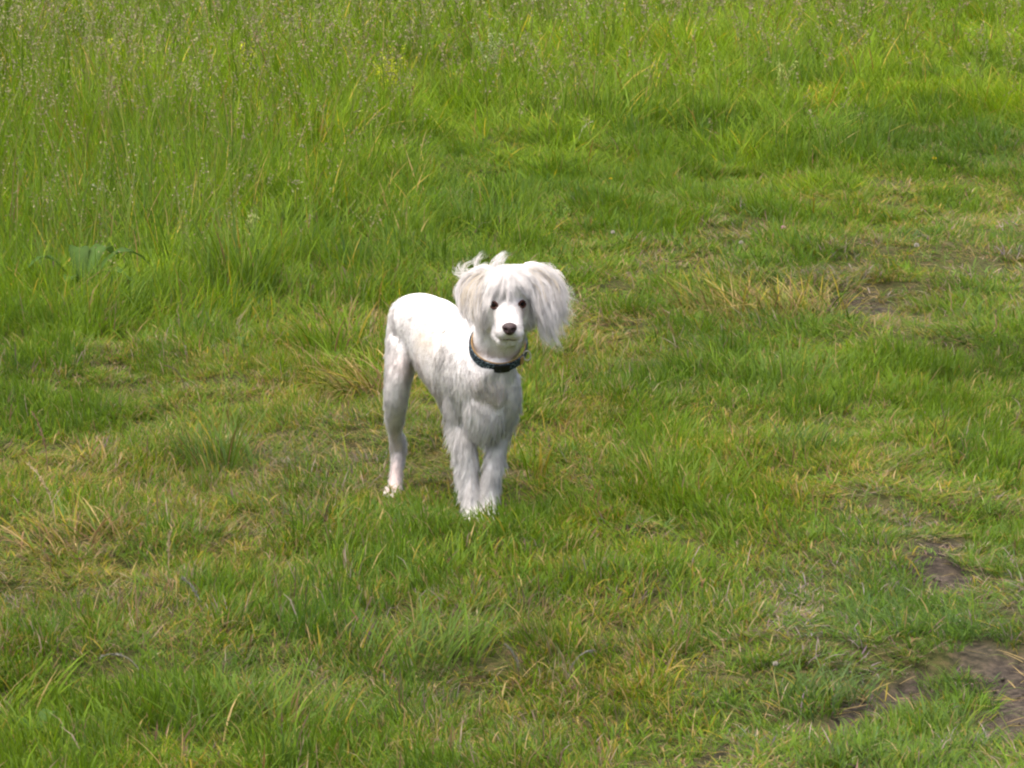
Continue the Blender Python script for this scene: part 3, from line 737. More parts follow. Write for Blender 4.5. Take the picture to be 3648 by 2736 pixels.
REG = ['torso', 'neck', 'foreleg', 'thigh', 'hindleg', 'paw', 'head', 'muzzle', 'ear', 'tail']
MP = np.array([c_ for c_, _ in marks]); MR = np.array([REG.index(r_) for _, r_ in marks])
def regions(P):
    out_ = np.empty(len(P), int)
    for i in range(0, len(P), 20000):
        d = np.linalg.norm(P[i:i + 20000, None] - MP[None], axis=-1)
        out_[i:i + 20000] = MR[np.argmin(d, 1)]
    return out_
def fur_tint(P):
    """coat colour: white, a cream saddle patch, pinker skin where the coat is thin"""
    c_ = np.tile([0.90, 0.885, 0.86], (len(P), 1))
    d = np.linalg.norm((P - W2(470, 520, 7.47)) / np.array([.05, .06, .045]), axis=1)
    w = np.exp(-d ** 2)[:, None] * 0.55
    c_ = c_ * (1 - w) + np.array([0.80, 0.68, 0.47]) * w
    for e_, r_, k_ in ((W1(1010, 830, 7.205), .014, .55), (W1(690, 830, 7.205), .010, .35), (W1(880, 985, 7.165), .010, .3), (W1(872, 940, 7.185), .024, .22), (W1(875, 1120, 7.16), .022, .2)):   # tear stains, thin nose bridge
        d = np.linalg.norm(P - e_, axis=1) / r_
        w = np.exp(-d ** 2)[:, None] * k_
        c_ = c_ * (1 - w) + np.array([0.50, 0.36, 0.29]) * w
    for pos, rad, wgt in ((W2(800, 860, 7.27), .03, .16), (W2(290, 680, 7.57), .026, .3), (W2(480, 890, 7.45), .045, .35), (W2(240, 1290, 7.66), .045, .3), (W2(700, 830, 7.28), .026, .12), (W2(375, 690, 7.5), .022, .2)):
        d = np.linalg.norm(P - pos, axis=1) / rad
        w = np.exp(-d ** 2)[:, None] * wgt
        c_ = c_ * (1 - w) + np.array([0.74, 0.56, 0.50]) * w
    return c_
def skin_tint(P):
    c_ = fur_tint(P)
    for pos, rad, wgt in [(W2(800, 870, 7.27), .035, .5), (W2(290, 690, 7.57), .03, .45), (W2(470, 880, 7.45), .05, .6), (W2(240, 1280, 7.66), .05, .5), (W2(215, 1370, 7.62), .03, .7), (W2(700, 830, 7.28), .03, .35), (W2(375, 690, 7.5), .025, .35)]:
        d = np.linalg.norm(P - pos, axis=1) / rad
        w = np.exp(-d ** 2)[:, None] * wgt
        c_ = c_ * (1 - w) + np.array([0.70, 0.49, 0.43]) * w
    return c_
at = body_me.attributes.new('col', 'FLOAT_COLOR', 'POINT')
c4 = np.ones((len(BV), 4), np.float32); c4[:, :3] = skin_tint(BV)
at.data.foreach_set('color', c4.ravel())
polys = [tuple(pl.vertices) for pl in body_me.polygons]
bvh = BVHTree.FromPolygons([tuple(v) for v in BV], polys)
cam_o = Vector((0, 0, CAM_H))
def hit(px, py):
    d = Vector(ray(px, py)).normalized()
    loc, nor, idx, dist = bvh.ray_cast(cam_o, d)
    return loc, nor
def hit1(x, y):
    return hit(1550 + x * 550 / 1825, 850 + y * 500 / 1659)

# fur: short coat strands over the whole body
body_me.calc_loop_triangles()
tri = np.empty(len(body_me.loop_triangles) * 3, np.int32); body_me.loop_triangles.foreach_get('vertices', tri); tri = tri.reshape(-1, 3)
VN = np.empty(len(BV) * 3); body_me.vertices.foreach_get('normal', VN); VN = VN.reshape(-1, 3)
a_, b_, c_ = BV[tri[:, 0]], BV[tri[:, 1]], BV[tri[:, 2]]
area = np.linalg.norm(np.cross(b_ - a_, c_ - a_), axis=1) / 2
def fur(n, rep_=1, only=None, lscale=1.0):
    f = rng.choice(len(tri), n, p=area / area.sum())
    u = rng.random(n); v = rng.random(n); fl = u + v > 1; u[fl] = 1 - u[fl]; v[fl] = 1 - v[fl]
    w = 1 - u - v
    P = a_[f] * w[:, None] + b_[f] * u[:, None] + c_[f] * v[:, None]
    Nn = nrm(VN[tri[f, 0]] * w[:, None] + VN[tri[f, 1]] * u[:, None] + VN[tri[f, 2]] * v[:, None])
    rg = regions(P)
    ln = np.array([.010, .012, .026, .0105, .012, .009, .017, .0085, .014, .012])[rg]
    lift = np.array([.17, .2, .34, .3, .28, .25, .3, .3, .3, .3])[rg]
    flow = np.zeros((n, 3))
    back = -HEAD
    D = np.array([0, 0, -1.0])
    flow[:] = back * 0.8 + D * 0.7
    rear = (rg == 0) & (Nn @ HEAD < -0.1); flow[rear] = D + back * .2
    lg = np.isin(rg, [2, 3, 4, 5, 9]); flow[lg] = D + back * 0.35
    nk = rg == 1; flow[nk] = D * 0.9 + back * 0.5
    hd = np.isin(rg, [6, 8]); flow[hd] = np.array([0, 0.35, -0.9]); flow[hd, 0] += np.clip((P[hd, 0] - W1(866, 800, 7.2)[0]) * 22, -.9, .9)
    mz = rg == 7; flow[mz] = np.array([0, 1.0, -0.35]); flow[mz, 0] += np.clip((P[mz, 0] - W1(876, 1000, 7.17)[0]) * 25, -.6, .6)
    # chest beard and shaggy fronts
    front = (rg == 0) & (P[:, 1] < 7.36) & (P[:, 2] < 0.33)
    ln = np.where(front, np.interp(P[:, 2], [.19, .23, .27, .32], [.024, .020, .014, .011]), ln); lift = np.where(front, .24, lift)
    flow[front] = D
    ln = np.where(rg == 2, np.interp(P[:, 2], [0, .06, .12, .19, .23, .29], [.013, .016, .022, .025, .019, .011]), ln)
    belly = (rg == 0) & (Nn[:, 2] < -0.4); ln = np.where(belly, .013, ln)
    # locks: neighbouring hairs share a swirl
    q = P * 46
    s1 = vnoise(q[:, 0] + q[:, 2] * 0.3, q[:, 2] + q[:, 1] * 0.7, 200) - 0.5; s2 = vnoise(q[:, 1] * 1.1 + 40, q[:, 2] - q[:, 0], 210) - 0.5
    side = nrm(np.cross(Nn, flow) + 1e-6)
    flow = nrm(flow - (np.sum(flow * Nn, 1))[:, None] * Nn)
    shag = np.clip(ln / 0.022, 0.35, 1.4)
    d0 = nrm(flow + side * (s1 * 1.3 * shag + rng.normal(0, .16, n))[:, None] + Nn * (lift + s2 * 0.5 * shag + rng.normal(0, .1, n))[:, None])
    ln = ln * (0.6 + 0.7 * rng.random(n)) * lscale
    K = 4; s = np.linspace(0, 1, K)
    dn = np.where((rg == 7)[:, None], 0, D[None]) * 0.55 + flow * 0.35 + side * (s2 * 0.8)[:, None]
    pts = P[:, None] + d0[:, None] * (ln[:, None] * s)[..., None] + dn[:, None] * (ln[:, None] * s ** 2 * 0.45)[..., None]
    pts = pts - Nn[:, None] * 0.001
    sd = nrm(np.cross(d0, Nn) + rng.normal(0, .25, (n, 3)))
    wid = (0.00036 + 0.00045 * rng.random(n) ** 2)[:, None] * np.array([1.0, 0.95, 0.7, 0])
    wid = wid * np.where(rg == 7, 0.7, 1.0)[:, None]
    tint = fur_tint(P) * (0.90 + 0.16 * rng.random(n))[:, None]
    tint = np.minimum(tint, 0.93)
    tipn = Nn[:, None] * np.ones((1, K, 1))
    keep = np.ones(n, bool) if only is None else only(rg, P, Nn)
    for e, r_ in KEEP_OFF:
        keep &= (np.linalg.norm(P - e, axis=1) > r_ * .8) & (np.linalg.norm(pts - e, axis=-1).min(1) > r_ * .72)
    pts, wid, sd, tint, Nn = pts[keep], wid[keep], sd[keep], tint[keep], Nn[keep]
    if rep_ > 1:                                   # every strand becomes a lock of hairs that close at the tip
        n2 = len(pts) * rep_
        pts, wid, sd, tint, Nn = [np.repeat(q_, rep_, 0) for q_ in (pts, wid, sd, tint * (0.86 + .14 * rng.random((len(pts), 1))), Nn)]
        j = rng.normal(0, .0028, (n2, 3)); j -= (np.sum(j * Nn, 1) * .7)[:, None] * Nn
        pts = pts + j[:, None] * (1 - 0.8 * s)[None, :, None] + rng.normal(0, .0008, (n2, 1, 3)) * s[None, :, None]
    A = ribbon_arrays(pts, wid, sd, np.repeat(tint[:, None], K, 1))
    NORM.append(np.repeat(Nn, 2 * (K - 1) + 1, 0))
    return A
NORM = []
def soft_normals(me, nv):
    me.normals_split_custom_set_from_vertices(np.ascontiguousarray(nrm(nv), np.float32).tolist())

# eyes, nose and mouth sit on the face
eyeR, nR = hit1(700, 785); eyeL, nL = hit1(1025, 775)
NOSE_C = W1(880, 1068, 7.134)
KEEP_OFF = [(np.array(eyeR), .0125), (np.array(eyeL), .0125), (NOSE_C, .019)]
M_EYE = simple_mat('dark_eye', (0.007, 0.004, 0.003), 0.18, 0.12)
M_LID = simple_mat('eyelid_skin', (0.085, 0.040, 0.030), 0.8, 0.05, 0, 300, (0.05, 0.025, 0.02))
M_NOSE = simple_mat('nose_leather', (0.070, 0.040, 0.038), 0.42, 0.45, 0, 900, (0.035, 0.020, 0.020), 0.5)
body_me.transform(__import__('mathutils').Matrix.Translation(-Vector(dog_base)))
body = child('body', body_me, M_SKIN)
for e, nn_ in ((eyeR, nR), (eyeL, nL)):
    c = np.array(e) - np.array(nn_) * 0.0035
    V, F = ell(to_dog(c), (.0076, .0076, .0072))
    me = bpy.data.meshes.new('eye'); me.from_pydata([tuple(v) for v in V], [], F); me.update()
    eo = child('eye', me, M_EYE)
    # lids: an almond rim round the ball
    zz = Vector(nn_); xx = Vector((1, 0, 0)); xx = (xx - zz * xx.dot(zz)).normalized(); yy = zz.cross(xx)
    if yy.z < 0: yy = -yy
    vs_, fs_ = [], []
    nseg, ns2 = 28, 8
    for i in range(nseg):
        th = 2 * math.pi * i / nseg
        rx, ry = 0.0082, 0.0058
        base = Vector(to_dog(np.array(e))) + xx * (rx * math.cos(th)) + yy * (ry * math.sin(th) * (1 - 0.25 * abs(math.cos(th)))) + zz * 0.0015 * (1 - abs(math.cos(th)))
        outd = (xx * math.cos(th) + yy * math.sin(th))
        for j in range(ns2):
            ps = 2 * math.pi * j / ns2
            vs_.append(tuple(base + outd * (0.0024 * math.cos(ps) + .001) + zz * (0.0022 * math.sin(ps) + 0.001)))
    for i in range(nseg):
        for j in range(ns2):
            i2, j2 = (i + 1) % nseg, (j + 1) % ns2
            fs_.append((i * ns2 + j, i2 * ns2 + j, i2 * ns2 + j2, i * ns2 + j2))
    me = bpy.data.meshes.new('eyelid'); me.from_pydata(vs_, [], fs_); me.update()
    lid = link('eyelid', me, M_LID, eo)
# nose leather: broad on top, narrow below, two nostrils pressed in
V, F = ell(np.zeros(3), (1, 1, 1), None, 40)
u, d_, w_ = V[:, 0].copy(), V[:, 1].copy(), V[:, 2].copy()
wx = 0.0152 * (0.72 + 0.28 * np.clip(w_ + 0.75, 0, 1.2) / 1.2 * 1.15)
nx_ = u * wx; nz_ = w_ * 0.0128; ny_ = d_ * 0.0135
for sx in (-1, 1):
    g = np.exp(-(((nx_ - sx * 0.0070) / 0.0030) ** 2 + ((nz_ + 0.0015 - 0.15 * np.abs(nx_)) / 0.0026) ** 2)) * (d_ < 0)
    ny_ = ny_ + g * 0.0075
gr = np.exp(-(nx_ / 0.0011) ** 2) * np.clip(0.3 - w_, 0, 1) * (d_ < 0); ny_ += gr * 0.0016
me = bpy.data.meshes.new('nose'); me.from_pydata([tuple(to_dog(NOSE_C) + np.array(q)) for q in zip(nx_, ny_, nz_)], [], F); me.update()
child('nose', me, M_NOSE)
# mouth line
pts = []
for x_, y_ in ((765, 1194), (800, 1190), (840, 1192), (880, 1184), (920, 1192), (965, 1190), (1000, 1194)):
    h_, n_ = hit1(x_, y_)
    if h_ is not None:
        pts.append(np.array(h_) + np.array(n_) * 0.0012)
def tube(P, r, seg=6):
    P = np.asarray(P); T = nrm(np.gradient(P, axis=0)); ref = np.array([0.03, 0.2, 1.0])
    S = nrm(np.cross(T, ref)); U = np.cross(S, T)
    a = np.linspace(0, 2 * np.pi, seg, endpoint=False)
    rr = np.broadcast_to(np.asarray(r, float), (len(P),))
    V = (P[:, None] + (S[:, None] * np.cos(a)[None, :, None] + U[:, None] * np.sin(a)[None, :, None]) * rr[:, None, None]).reshape(-1, 3)
    F = [(i * seg + j, i * seg + (j + 1) % seg, (i + 1) * seg + (j + 1) % seg, (i + 1) * seg + j) for i in range(len(P) - 1) for j in range(seg)]
    F += [tuple(range(seg))[::-1], tuple((len(P) - 1) * seg + j for j in range(seg))]
    return V, F
def tube_mesh(name, P, r, seg=6):
    V, F = tube(P, r, seg)
    me = bpy.data.meshes.new(name); me.from_pydata([tuple(v) for v in V], [], F); me.update()
    return me
if len(pts) > 3:
    P = catmull(pts, 24)
    child('mouth', tube_mesh('mouth', to_dog(P), 0.0011 * np.sin(np.linspace(0.15, np.pi - 0.15, 24)) ** 0.7), simple_mat('lips', (0.17, 0.125, 0.11), 0.6, 0.2))
shag = lambda rg, P, Nn: np.isin(rg, [2, 4]) | (rg == 3) | ((rg == 0) & (P[:, 1] < 7.38) & (Nn[:, 2] < .3) & (rng.random(len(P)) < .65)) | ((rg == 0) & (Nn[:, 2] < -.2) & (rng.random(len(P)) < .35)) | ((rg == 1) & (rng.random(len(P)) < .2))
V, L, S, C = join_arrays([fur(64000), fur(7000, 8, shag, 1.15), fur(13000, 5, lambda rg, P, Nn: np.isin(rg, [6, 7]) | ((rg == 0) & (rng.random(len(P)) < .07)), .9)])
me = make_mesh('coat', to_dog(V), L, S, C)
soft_normals(me, np.concatenate(NORM) + np.random.default_rng(5).normal(0, .25, (len(V), 3)))
child('coat', me, M_FUR, kind='stuff')

# long hair: guides in head close-up coordinates, strands scattered round them
def locks(guides, count, r0, r1, wid, tint, K=11, wav=0.0, name='hair', on_face=None, interp=0, glo=0.8, nvar=.12, spread=.8):
    G = []
    for g in guides:
        pts_ = []
        for q in g:
            x_, y_ = q[0], q[1]
            Y_ = q[2] if len(q) > 2 else None
            if Y_ is None:
                h_, n_ = hit1(x_, y_)
                pts_.append(np.array(h_) + np.array(n_) * 0.006 if h_ is not None else W1(x_, y_, on_face))
            else:
                pts_.append(W1(x_, y_, Y_))
        G.append(catmull(pts_, K))
    G = np.array(G)
    if interp:                                        # more guides between neighbours
        t_ = np.sort(rng.random(interp)) * (len(G) - 1); i = np.minimum(t_.astype(int), len(G) - 2); f = (t_ - i)[:, None, None]
        G = np.concatenate([G, G[i] * (1 - f) + G[i + 1] * f])
    ng = len(G)
    G = G + rng.normal(0, 1, (ng, 1, 3)) * r0 * spread * np.linspace(0.5, 1, K)[None, :, None]
    gl_ = glo + (1.06 - glo) * rng.random(ng)
    gi = np.repeat(np.arange(ng), count); n = len(gi)
    s = np.linspace(0, 1, K)
    end = np.minimum((0.78 + 0.22 * rng.random(n) ** 0.6) * gl_[gi], 1.0)          # hairs of a lock end at different places
    tt = s[None] * end[:, None] * (K - 1); i = np.minimum(tt.astype(int), K - 2); f = (tt - i)[..., None]
    base = G[gi[:, None], i] * (1 - f) + G[gi[:, None], i + 1] * f
    o0 = rng.normal(0, 1, (n, 3)); o0[:, 1] *= 0.7
    o1 = rng.normal(0, 1, (n, 3)) * 0.5 + o0 * 0.6
    goff = rng.normal(0, 1, (ng, 3))[gi]
    r_ = (r0 * (1 - s) + r1 * s)
    P = base + (o0[:, None] * (1 - s)[None, :, None] + o1[:, None] * s[None, :, None]) * r_[None, :, None]
    ph = rng.random(ng)[gi] * 6.28 + rng.normal(0, .4, n)
    P = P + goff[:, None] * (np.sin(s * 8.5 + ph[:, None]) * s * wav)[..., None]
    if glo < 0.99:                                    # the wind keeps the hair off the eyes
        far_ = np.ones(n, bool)
        for e_, r_ in KEEP_OFF[:2]:
            dv = P - (e_ - ray(1824, 1100) * .004)
            dv = dv - (dv @ nrm(ray(1824, 1100)))[..., None] * nrm(ray(1824, 1100)) * .6
            far_ &= np.linalg.norm(dv, axis=-1).min(1) > r_ * .5
        P, gi, ph, goff, n = P[far_], gi[far_], ph[far_], goff[far_], int(far_.sum())
    T = nrm(P[:, -1] - P[:, 0])
    sd = nrm(np.cross(T, np.array([0, -1.0, 0.35])) + rng.normal(0, .3, (n, 3)))
    wd = (wid * (0.6 + 0.7 * rng.random(n)))[:, None] * np.interp(s, [0, .6, 1], [1, .85, 0])[None]
    c_ = np.asarray(tint)[None] * (0.92 + 0.11 * rng.random(ng)[gi] + 0.05 * rng.random(n))[:, None]
    hc = W1(860, 700, 7.262)
    nn_ = nrm(P - hc) * np.array([1, 1, 1]) + np.array([0, -0.3, 0.85]) + goff[:, None] * nvar + rng.normal(0, .12, (n, 1, 3))
    nn_ = np.concatenate([np.repeat(nn_[:, :-1], 2, 1), nn_[:, -1:]], 1)
    LN.append(nn_.reshape(-1, 3))
    return ribbon_arrays(P, wd, sd, np.minimum(np.repeat(c_[:, None], K, 1), 0.93))
LN = []
def hair_child(V, L, S, C, name, label):
    me = make_mesh(name, to_dog(V), L, S, C)
    soft_normals(me, np.concatenate(LN)); LN.clear()
    return child(name, me, M_FUR, label=label, kind='stuff')
WHITE = (0.90, 0.885, 0.86); CREAM = (0.84, 0.78, 0.66)
def L_(pts_, Y0, Y1):
    n_ = len(pts_)
    return [(x_, y_, Y0 + (Y1 - Y0) * i / (n_ - 1)) for i, (x_, y_) in enumerate(pts_)]
earL = [L_([(1100, 385), (1250, 368), (1390, 400), (1485, 495), (1530, 630), (1570, 750), (1620, 850)], 7.25, 7.24),
        L_([(1100, 395), (1250, 396), (1370, 450), (1450, 570), (1500, 740), (1530, 880), (1590, 990)], 7.24, 7.235),
        L_([(1095, 405), (1230, 430), (1330, 515), (1410, 660), (1440, 830), (1480, 980), (1550, 1090)], 7.235, 7.23),
        L_([(1085, 420), (1200, 460), (1295, 570), (1345, 740), (1375, 920), (1430, 1090), (1510, 1200)], 7.23, 7.225),
        L_([(1075, 440), (1170, 500), (1245, 630), (1285, 800), (1315, 990), (1360, 1170), (1440, 1330)], 7.225, 7.22),
        L_([(1060, 460), (1140, 540), (1190, 680), (1220, 840), (1240, 980), (1270, 1110), (1330, 1220)], 7.222, 7.22)]
earR = [L_([(640, 410), (500, 425), (370, 450), (290, 540), (265, 680), (290, 820), (340, 960), (400, 1070)], 7.262, 7.27),
        L_([(650, 420), (520, 450), (410, 520), (350, 650), (350, 800), (390, 940), (430, 1080)], 7.255, 7.262),
        L_([(660, 435), (560, 480), (470, 570), (430, 720), (430, 880), (460, 1020), (500, 1150)], 7.248, 7.255),
        L_([(670, 450), (590, 530), (530, 640), (500, 800), (500, 950), (530, 1080), (570, 1180)], 7.242, 7.245),
        L_([(680, 470), (620, 570), (580, 700), (560, 860), (560, 1000), (590, 1120), (630, 1200)], 7.235, 7.235)]
strays = [L_([(1200, 385), (1400, 420), (1500, 560), (1560, 720), (1620, 860), (1650, 930)], 7.24, 7.235),
          L_([(1180, 400), (1380, 480), (1470, 680), (1520, 860), (1560, 1000), (1600, 1050)], 7.235, 7.23),
          L_([(1150, 420), (1320, 560), (1390, 800), (1440, 1000), (1500, 1130), (1570, 1180)], 7.23, 7.22),
          L_([(1130, 440), (1260, 620), (1310, 860), (1360, 1080), (1420, 1210), (1510, 1230)], 7.225, 7.215),
          L_([(1100, 460), (1210, 680), (1260, 900), (1310, 1120), (1370, 1270), (1430, 1330)], 7.222, 7.215)]
arr = [locks(earL, 24, .0046, .0017, .0004, WHITE, wav=.0085, interp=100, glo=.55, nvar=.26, spread=1.3), locks(strays, 9, .004, .0030, .0003, WHITE, wav=.011, interp=40, glo=.65, K=14)]
arr.append(locks([g[:5] for g in earL[1:5]], 26, .006, .004, .0006, CREAM, wav=.003, interp=24))
V, L, S, C = join_arrays(arr)
hair_child(V, L, S, C, 'ear_hair', 'long white hair of the ear blown outwards')
V, L, S, C = join_arrays([locks(earR, 24, .0046, .0018, .0004, WHITE, wav=.006, interp=90, glo=.6, nvar=.24, spread=1.2), locks([g[:6] for g in earR[1:4]], 26, .006, .004, .0006, CREAM, wav=.002, interp=24)])
hair_child(V, L, S, C, 'ear_hair', 'creamy white hair of the ear hanging down the neck')
wisps = [L_([(600, 425), (430, 425), (300, 410), (240, 355), (275, 300), (400, 235), (550, 190), (735, 172)], 7.25, 7.255),
         L_([(560, 425), (400, 400), (330, 330), (400, 268), (520, 210), (640, 188)], 7.25, 7.25),
         L_([(590, 425), (490, 360), (478, 285), (520, 222), (580, 208), (655, 255)], 7.245, 7.24),
         L_([(620, 420), (540, 380), (545, 332), (610, 310), (710, 320)], 7.245, 7.24),
         L_([(560, 430), (400, 440), (330, 455), (215, 470)], 7.26, 7.26),
         L_([(600, 420), (380, 415), (270, 420), (235, 380), (250, 330)], 7.26, 7.26)]
tuft_ = [L_([(700, 420), (675, 340), (715, 255), (775, 185), (845, 148), (955, 172)], 7.245, 7.24),
         L_([(720, 420), (700, 340), (740, 260), (790, 200), (850, 160), (905, 160)], 7.245, 7.24),
         L_([(740, 420), (735, 330), (770, 260), (820, 205), (880, 180)], 7.24, 7.235),
         L_([(760, 420), (770, 350), (810, 310), (850, 285)], 7.24, 7.235)]
fringe = [[(780, 420, 7.205), (690, 530), (625, 660), (590, 820), (590, 980)],
          [(795, 420, 7.205), (720, 540), (660, 670), (625, 800), (615, 930)],
          [(815, 420, 7.203), (760, 550), (705, 670), (665, 780), (650, 880)],
          [(915, 420, 7.203), (985, 545), (1055, 650), (1115, 750), (1145, 880)],
          [(930, 420, 7.205), (1030, 520), (1110, 630), (1165, 780), (1195, 920)],
          [(945, 420, 7.208), (1070, 500), (1155, 610), (1205, 780), (1225, 940)]]
bangs = [[(830, 420, 7.20), (800, 560), (765, 680), (735, 790)],
         [(850, 420, 7.20), (830, 570), (800, 700), (785, 810)],
         [(865, 420, 7.20), (858, 580), (850, 720), (845, 840)],
         [(880, 420, 7.20), (892, 590), (895, 720), (892, 850)],
         [(900, 420, 7.20), (925, 570), (940, 690), (942, 800)]]
crown = [L_([(870, 385), (980, 362), (1110, 365), (1240, 400), (1330, 470)], 7.24, 7.24),
         L_([(880, 400), (1000, 390), (1110, 410), (1210, 470), (1270, 560)], 7.225, 7.23),
         L_([(890, 420), (1000, 430), (1090, 480), (1150, 570), (1190, 680)], 7.205, 7.218)]
crown2 = [L_([(850, 385), (760, 385), (650, 405), (560, 450), (480, 520)], 7.24, 7.25),
          L_([(840, 400), (740, 405), (650, 450), (580, 540), (540, 640)], 7.225, 7.24),
          L_([(830, 420), (740, 440), (660, 520), (610, 620), (580, 740)], 7.205, 7.225)]
V, L, S, C = join_arrays([locks(wisps, 14, .0034, .0038, .00032, WHITE, K=16, wav=.0016, interp=5, glo=.8), locks(tuft_, 15, .0042, .0026, .00036, WHITE, K=13, wav=.0015, interp=3),
                          locks(fringe[:3], 14, .0034, .0016, .00045, WHITE, wav=.0018, on_face=7.2, interp=30, glo=.6), locks(fringe[3:], 14, .0034, .0016, .00045, WHITE, wav=.0018, on_face=7.2, interp=30, glo=.6), locks(bangs, 9, .0032, .0013, .0004, WHITE, wav=.0016, on_face=7.2, interp=26, glo=.4),
                          locks(crown, 24, .0045, .0025, .0006, WHITE, wav=.002, interp=34), locks(crown2, 24, .0045, .0025, .0006, WHITE, wav=.002, interp=34)])
hair_child(V, L, S, C, 'head_hair', 'long white topknot and fringe lifted by the wind')

# ------------------------------------------------------------------ collar, worn by the dog
m, t, out = new_mat('woven_navy')
tc = t.nodes.new('ShaderNodeTexCoord')
wv = t.nodes.new('ShaderNodeTexNoise'); wv.inputs['Scale'].default_value = 160; wv.inputs['Detail'].default_value = 2
mp = t.nodes.new('ShaderNodeMapping'); mp.inputs['Scale'].default_value = (1.0, 1.0, 2.6); t.links.new(tc.outputs['Object'], mp.inputs[0]); t.links.new(mp.outputs[0], wv.inputs['Vector'])
rp = t.nodes.new('ShaderNodeValToRGB'); e = rp.color_ramp.elements
e[0].position = 0.40; e[0].color = (0.012, 0.020, 0.030, 1); e[1].position = 0.64; e[1].color = (0.20, 0.27, 0.30, 1)
q = e.new(0.53); q.color = (0.03, 0.050, 0.068, 1)
t.links.new(wv.outputs[0], rp.inputs[0])
p = t.nodes.new('ShaderNodeBsdfPrincipled'); p.inputs['Roughness'].default_value = 0.8; p.inputs['Specular IOR Level'].default_value = 0.25
t.links.new(rp.outputs[0], p.inputs['Base Color'])
bm_ = t.nodes.new('ShaderNodeBump'); bm_.inputs['Strength'].default_value = 0.8; bm_.inputs['Distance'].default_value = 0.002
t.links.new(wv.outputs[0], bm_.inputs['Height']); t.links.new(bm_.outputs[0], p.inputs['Normal'])
t.links.new(p.outputs[0], out.inputs['Surface'])
M_WOVEN = m
M_TAN = simple_mat('tan_leather', (0.42, 0.24, 0.075), 0.55, 0.35, 0, 120, (0.52, 0.33, 0.13), 0.2)
M_STEEL = simple_mat('ring_steel', (0.62, 0.58, 0.48), 0.3, 0.5, 1.0)
M_BLACK = simple_mat('black_clasp', (0.010, 0.011, 0.013), 0.4, 0.4)
cn = nrm(np.array([0.06, -0.60, 0.80]))
cs = nrm(np.array([1.0, 0.0, 0.0]) - cn * cn[0]); cs = nrm(cs + np.array([0, 0, -0.16])); cs = nrm(cs - cn * (cs @ cn)); cf = np.cross(cs, cn)
if cf[1] > 0: cf = -cf                                  # towards the throat
CC = W2(792, 575, 7.315)
def band(name, rx, ry, w0, w1, th, a0=0, a1=2 * np.pi, nseg=72, closed=True):
    """strap round the neck axis: between w0 and w1 along the axis, th thick"""
    aa = np.linspace(a0, a1, nseg, endpoint=not closed)
    V, F = [], []
    prof = [(0, w0), (th * .8, w0), (th, w0 + .0015), (th, w1 - .0015), (th * .8, w1), (0, w1)]
    for a in aa:
        for dr, h in prof:
            V.append(CC + cs * (math.cos(a) * (rx + dr)) + cf * (math.sin(a) * (ry + dr)) + cn * h)
    k = len(prof); n_ = len(aa)
    for i in range(n_ if closed else n_ - 1):
        for j in range(k):
            F.append((i * k + j, ((i + 1) % n_) * k + j, ((i + 1) % n_) * k + (j + 1) % k, i * k + (j + 1) % k))
    if not closed:
        F += [tuple(range(k))[::-1], tuple((n_ - 1) * k + j for j in range(k))]
    me = bpy.data.meshes.new(name); me.from_pydata([tuple(to_dog(np.array(v))) for v in V], [], F); me.update()
    return me
CRX, CRY = .0535, .0585
collar = child('collar', band('collar', CRX + .0022, CRY + .0022, -.0108, .0092, .0035), M_WOVEN, label='navy woven collar lined with tan leather')
link('lining', band('lining', CRX, CRY, -.0112, .0106, .0020), M_TAN, collar)
link('clasp', band('clasp', CRX + .0052, CRY + .0052, -.0100, .0092, .0040, R(62), R(92), 14, False), M_BLACK, collar)
link('keeper', band('keeper', CRX + .0052, CRY + .0052, -.011, .010, .0025, R(28), R(36), 6, False), M_TAN, collar)
ra = R(20)
rc = CC + cs * (math.cos(ra) * (CRX + .010)) + cf * (math.sin(ra) * (CRY + .010)) + cn * 0.004
aa = np.linspace(0, 2 * np.pi, 33)
tn = nrm(np.array([0.5, -0.8, 0.2])); t1 = nrm(np.cross(tn, [0, 0, 1.0])); t2 = np.cross(tn, t1)
link('ring', tube_mesh('ring', to_dog(rc + np.outer(np.cos(aa), t1) * .0085 + np.outer(np.sin(aa), t2) * .0095), .0016, 8), M_STEEL, collar)

